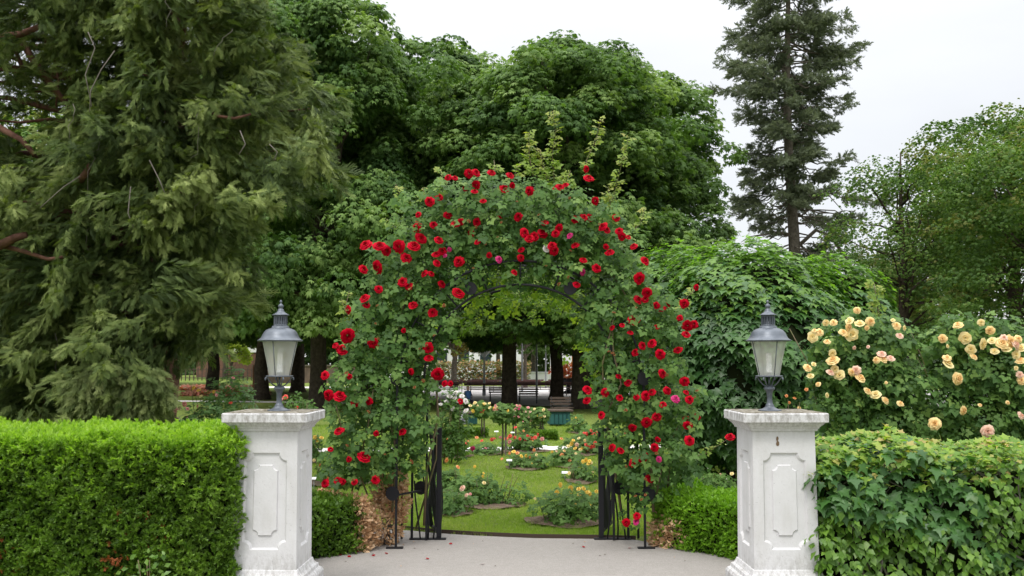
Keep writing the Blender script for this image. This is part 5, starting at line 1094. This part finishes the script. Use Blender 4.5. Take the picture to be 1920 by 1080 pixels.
post(313, 772, 860, .09, 'teal post behind the yew hedge, nearer the juniper, taller one'); post(345, 787, 860, .07, 'teal post behind the yew hedge, shorter one nearer the pillar'); post(20, 774, 860, .11, 'teal post behind the yew hedge at the far left')

# rows of reddish wooden trestle benches on the gravel square
def trestle(w):
    root = empty('trestle_bench', (0, 0, 0), 0, 'x', 'bench', 'rows of reddish trestle benches on the gravel'); MB().box((0, 0, .46), (w, .28, .035)).build('seat', M_red_w, root, bevel=.006)
    MB().box((0, .2, .78), (w, .03, .14)).build('backrest', M_red_w, root)
    for s in (-1, 1): MB().bar((s * (w / 2 - .2), -.12, 0), (s * (w / 2 - .2), .0, .45), .03, .03).bar((s * (w / 2 - .2), .14, 0), (s * (w / 2 - .2), .2, .8), .03, .03).bar((s * (w / 2 - .2), -.12, .05), (s * (w / 2 - .2), .14, .05), .03, .03).build('leg', M_grey, root)
    return root
tb = trestle(2.1); first = True; rows = ['front', 'second', 'third', 'fourth']
for ri, (Y, x0, n) in enumerate(((46, -3.6, 6), (49, -3.9, 6), (52, -4.2, 6), (56, -4.2, 5))):
    for i in range(n):
        o = tb if first else copy_tree(tb); first = False
        o.location = (x0 + i * 2.35 + (.3 if ri % 2 else 0), Y, 0); o.rotation_euler = (0, 0, .02 * ((i * 7 + ri * 3) % 5 - 2)); o.scale = (1, 1, .72)
        o['label'] = 'reddish trestle bench on the gravel, number %s from the left in the %s row' % (['one', 'two', 'three', 'four', 'five', 'six'][i], rows[ri])

# lamp posts
def lamp_post(px, topy, basey, label, wide=.5, m=M_grey):
    Y = gy(basey); H = at(px, topy, Y).z; root = empty('street_lamp', (tx(px, Y), Y, 0), 0, label, 'street lamp')
    MB().lathe([(.09, 0), (.09, .3), (.06, .34), (.05, 1), (.035, H - .4), (.05, H - .38), (.03, H - .3), (.03, H - .1)], 12).build('pole', m, root)
    MB().lathe([(.03, H - .35), (wide * .5, H - .04), (wide * .55, H), (0, H + .04)], 20).build('lamp_shade', mat('pale_shade', (.45, .48, .46), .4), root)
lamp_post(908, 657, 742, 'pale conical street lamp left of the thick chestnut trunk', .62)
lamp_post(447, 664, 706, 'dark street lamp in the distance left of the left lantern', .9, M_iron)
for i, (px, by) in enumerate(((979, 735), (1023, 728), (1006, 743))):
    Y = gy(by); o = MB().lathe([(.05, 0), (.05, 2.2), (.035, 2.25), (.035, 3.2), (.06, 3.25), (0, 3.3)], 10).build('steel_post', M_grey, None, (tx(px, Y), Y, 0)); tag(o, ['slim grey post just right of the thick trunk', 'slim grey post further right near the slimmer trunk', 'slim grey post between the two other slim posts'][i], 'post', 'slim posts on the square')

# seated person in blue
def person(px, basey, label):
    Y = gy(basey); x = tx(px, Y); V = []; E = []; Rr = []
    def v(p, r, par=None):
        V.append(p); Rr.append(r)
        if par is not None: E.append((par, len(V) - 1))
        return len(V) - 1
    pel = v((0, 0, .52), .15); sp = v((0, -.02, .72), .15, pel); ch = v((0, -.04, .92), .16, sp); nk = v((0, -.05, 1.06), .055, ch)
    for s in (-1, 1):
        sh_ = v((s * .17, -.03, .99), .06, ch); el = v((s * .22, -.1, .74), .045, sh_); wr = v((s * .12, -.3, .62), .032, el); v((s * .09, -.36, .62), .03, wr)
        hp = v((s * .1, -.05, .5), .09, pel); kn = v((s * .13, -.45, .5), .065, hp); an = v((s * .13, -.48, .1), .04, kn); v((s * .13, -.62, .04), .035, an)
    me = bpy.data.meshes.new('person'); me.from_pydata(V, E, []); o = link('person', me, None, (x, Y, 0)); o.rotation_euler = (0, 0, .5); o.scale = (.62,) * 3; me.materials.append(M_trou)
    md = o.modifiers.new('skin', 'SKIN'); me.skin_vertices.new() if not me.skin_vertices else None
    for i, r in enumerate(Rr): me.skin_vertices[0].data[i].radius = (r, r * .85)
    me.skin_vertices[0].data[0].use_root = True; ss = o.modifiers.new('sub', 'SUBSURF'); ss.levels = 1; ss.render_levels = 1
    hd = MB().lathe([(.0, 1.04), (.05, 1.05), (.07, 1.1), (.082, 1.17), (.08, 1.24), (.055, 1.29), (0, 1.305)], 14, (0, -.06, 0)).build('head', M_skin, o)
    MB().lathe([(.086, 1.18), (.088, 1.23), (.065, 1.295), (0, 1.315)], 14, (0, -.045, 0)).build('hair', M_hair, o)
    MB().lathe([(.17, .55), (.175, .75), (.2, .92), (.16, 1.02), (.07, 1.06)], 14, (0, -.03, 0)).build('blue_shirt', M_blue, o)
    tag(o, label, 'person'); return Y
Yp = person(877, 768, 'person in a blue shirt sitting beyond the white roses')
s = empty('park_bench', (tx(877, Yp), Yp + .02, 0), .5, 'small bench under the seated person in blue', 'bench'); s.scale = (.62,) * 3; MB().box((0, 0, .38), (.9, .4, .04)).build('seat', M_wood, s)
for q in (-1, 1): MB().box((q * .35, 0, .18), (.05, .34, .36)).build('leg', M_iron, s)

# buildings far off
def win(b, x, z, w, h, y=-.02):
    f = MB().box((x, y, z), (w, .06, h)).build('window', M_white, b); MB().box((x, y - .035, z), (w - .12, .02, h - .12)).build('pane', mat('dark_pane', (.03, .045, .05), .1), f)
bw = empty('white_building', (tx(890, 88), 88, 0), 0, 'white building with dark windows seen in a gap of the arch', 'building')
mw = mat('white_render', (.8, .8, .8), .8, noise=(.5, (.7, .7, .7), .4, .7))
MB().box((0, 3, 2.4), (9, 6, 4.8)).build('wall', mw, bw); MB().box((0, 3, 4.95), (9.6, 6.6, .3)).build('roof', mat('roof_grey', (.2, .2, .2), .8), bw)
for xx in (-3, -1, 1, 3): win(bw, xx, 2.0, 1.1, 1.5)
bg_ = empty('gabled_building', (tx(430, 105), 105, 0), 0, 'distant low brick building with a white upper wall, left of the left lantern', 'building')
MB().box((0, 3, 1.3), (7, 6, 2.6)).build('wall', mat('brick', (.17, .085, .06), .9, noise=(3, (.12, .07, .05), .4, .6)), bg_); MB().box((0, 2.9, 3.4), (6, 6, 1.5)).build('upper_wall', mw, bg_); MB().box((0, 2.9, 4.25), (7.5, 6.6, .2)).build('roof', mat('roof_red', (.25, .1, .07), .9), bg_)
kb = empty('kiosk', (tx(1055, 70), 70, 0), 0, 'white kiosk wall with an orange edge between two dark trunks', 'kiosk')
MB().box((-.1, 1, 1.7), (1.5, 2, 3.4)).build('wall', M_pink_panel, kb); MB().box((.95, 1, 1.7), (.55, 2, 3.4)).build('side_panel', M_orange, kb); MB().box((.3, 1, 3.47), (2.6, 2.4, .14)).build('roof', M_white, kb)
lw = empty('garden_wall', (tx(1000, 84), 84, 0), 0, 'long low white wall beyond the gravel square', 'wall'); MB().box((0, 0, .35), (26, .3, .7)).build('wall', mw, lw); MB().box((0, 0, .73), (26.1, .42, .06)).build('coping', M_white, lw)
pw = empty('brick_wall', (tx(585, 75), 75, 0), 0, 'distant brown wall behind the trunks left of the rose arch', 'wall'); MB().box((0, 0, .65), (9, .3, 1.3)).build('wall', mat('brown_wall', (.17, .12, .09), .9, noise=(2, (.12, .085, .065), .4, .6)), pw); MB().box((0, 0, 1.34), (9.2, .45, .1)).build('coping', M_barkp, pw)
# far fence
fc = empty('park_fence', (tx(440, 84), 84, 0), 0, 'low dark picket fence far off left of the left lantern', 'fence'); a = MB(); a.box((0, 0, .95), (10, .06, .06)).box((0, 0, .3), (10, .06, .06)); a.build('rail', M_wood, fc); a = MB()
for i in range(28): a.box((-4.9 + i * .36, 0, .55), (.09, .03, 1.1))
a.build('picket', M_wood, fc)
# flowering urn and beds at the far square
ur = empty('flower_urn', (tx(1066, 50), 50, 0), 0, 'dark urn filled with red leaved flowers at the gravel square', 'planter'); MB().lathe([(.0, 0), (.3, 0), (.3, .1), (.1, .2), (.12, .4), (.45, .7), (.5, .8), (.42, .8)], 18).build('urn', M_iron, ur)
g = np.random.default_rng(8); L = Leaves(); b, d = inball(g, 500, .3); L.add(ROSE_FAR, b * (1.0, .6, .42) + (0, 0, 1.15), frames(rdir(g, 500), rdir(g, 500)), .22, g.random(500)); L.build('flowers', leafmat('red_flowers', [(.3, .04, .03), (.45, .12, .08), (.2, .12, .04)]), ur)
def far_bed(px, Y, w, h, label, cols, seed):
    g = np.random.default_rng(seed); root = empty('flower_bed', (tx(px, Y), Y, 0), 0, label, 'flower bed'); n = int(w * 520); L = Leaves(); p = np.stack([g.uniform(-w / 2, w / 2, n), g.uniform(-.6, .6, n), g.random(n) * h], 1)
    L.add(ROSE_FAR, p, frames(norm(np.array((0, -.3, 1)) + .6 * rdir(g, n)), rdir(g, n)), .26, g.random(n)); L.build('flowers', leafmat('bed_mix', cols), root)
far_bed(895, 74, 8, 1.7, 'shrubby bed with orange and green leaves below the white building', [(.06, .11, .03), (.12, .15, .04), (.35, .16, .09), (.09, .14, .04)], 1)
far_bed(425, 47, 4.0, .16, 'thin strip of salmon flowers on the far lawn left of the left lantern', [(.45, .12, .08), (.5, .25, .18), (.2, .15, .05)], 2)
far_bed(415, 56, 4.5, .2, 'second strip of reddish flowers further back on the far lawn', [(.45, .10, .07), (.4, .2, .14), (.15, .13, .05)], 3)
# wooden stake near left lantern
Y = gy(742); o = MB().box((0, 0, .75), (.09, .09, 1.5)).build('wooden_stake', mat('stake_wood', (.22, .11, .06), .8), None, (tx(478, Y), Y, 0)); tag(o, 'thin brown stake on the lawn left of the left lantern', 'stake')

# ------------------------------------------------------------------ grass blades on the near lawn, petals on the path
g = np.random.default_rng(70); n = 60000
yy = 9.15 + (g.random(n) ** 1.7) * 16; xx = g.uniform(-1, 1, n) * (yy * .23 + .3) + .1
m_ = ~((yy < 9.25 + .0 * xx) | (yy < 9.14 - .33 * (xx - .1) * (xx < .2)) ) ; dk = np.abs(yy - 18.2) > .5; m_ &= dk
xx, yy = xx[m_], yy[m_]; n = len(xx); a = g.uniform(0, 6.28, n)
R = np.zeros((n, 3, 3)); R[:, 0, 0] = np.cos(a); R[:, 0, 1] = -np.sin(a); R[:, 1, 0] = np.sin(a); R[:, 1, 1] = np.cos(a); R[:, 2, 2] = 1
gs = g.uniform(.022, .042, n) * (1 + (yy - 9) * .03); pt = .4 + .3 * np.sin(xx * 3 + yy) * np.sin(yy * 2.1) + g.normal(size=n) * .2
o = Leaves().add(BLADE, np.stack([xx, yy, np.zeros(n)], 1), R, gs, pt).build('grass', L_grass); tag(o, 'short bright green mown grass between the rose beds', 'grass', kind='stuff')
pm = bpy.data.meshes.new('fallen_petal'); pm.from_pydata([(-.012, -.01, .002), (.012, -.01, .003), (.016, .01, .008), (0, .018, .01), (-.016, .01, .006)], [], [(0, 1, 2, 3, 4)]); pm.materials.append(P_red)
a_ = pm.attributes.new('tint', 'FLOAT', 'POINT'); a_.data.foreach_set('value', [.3] * 5)
for i, (px, py) in enumerate(((845, 1022), (725, 1040), (742, 1030), (637, 1043), (655, 1046), (1128, 1008), (1146, 1010), (700, 1044), (1095, 1028), (905, 1060), (1180, 1030), (668, 1037), (802, 1050))):
    p = grd(px, py); o = link('fallen_petal', pm, None, (p.x, p.y, .008)); o.rotation_euler = (0, 0, i * 1.7); tag(o, 'single red rose petal lying on the concrete path', 'petal', 'fallen rose petals on the path')
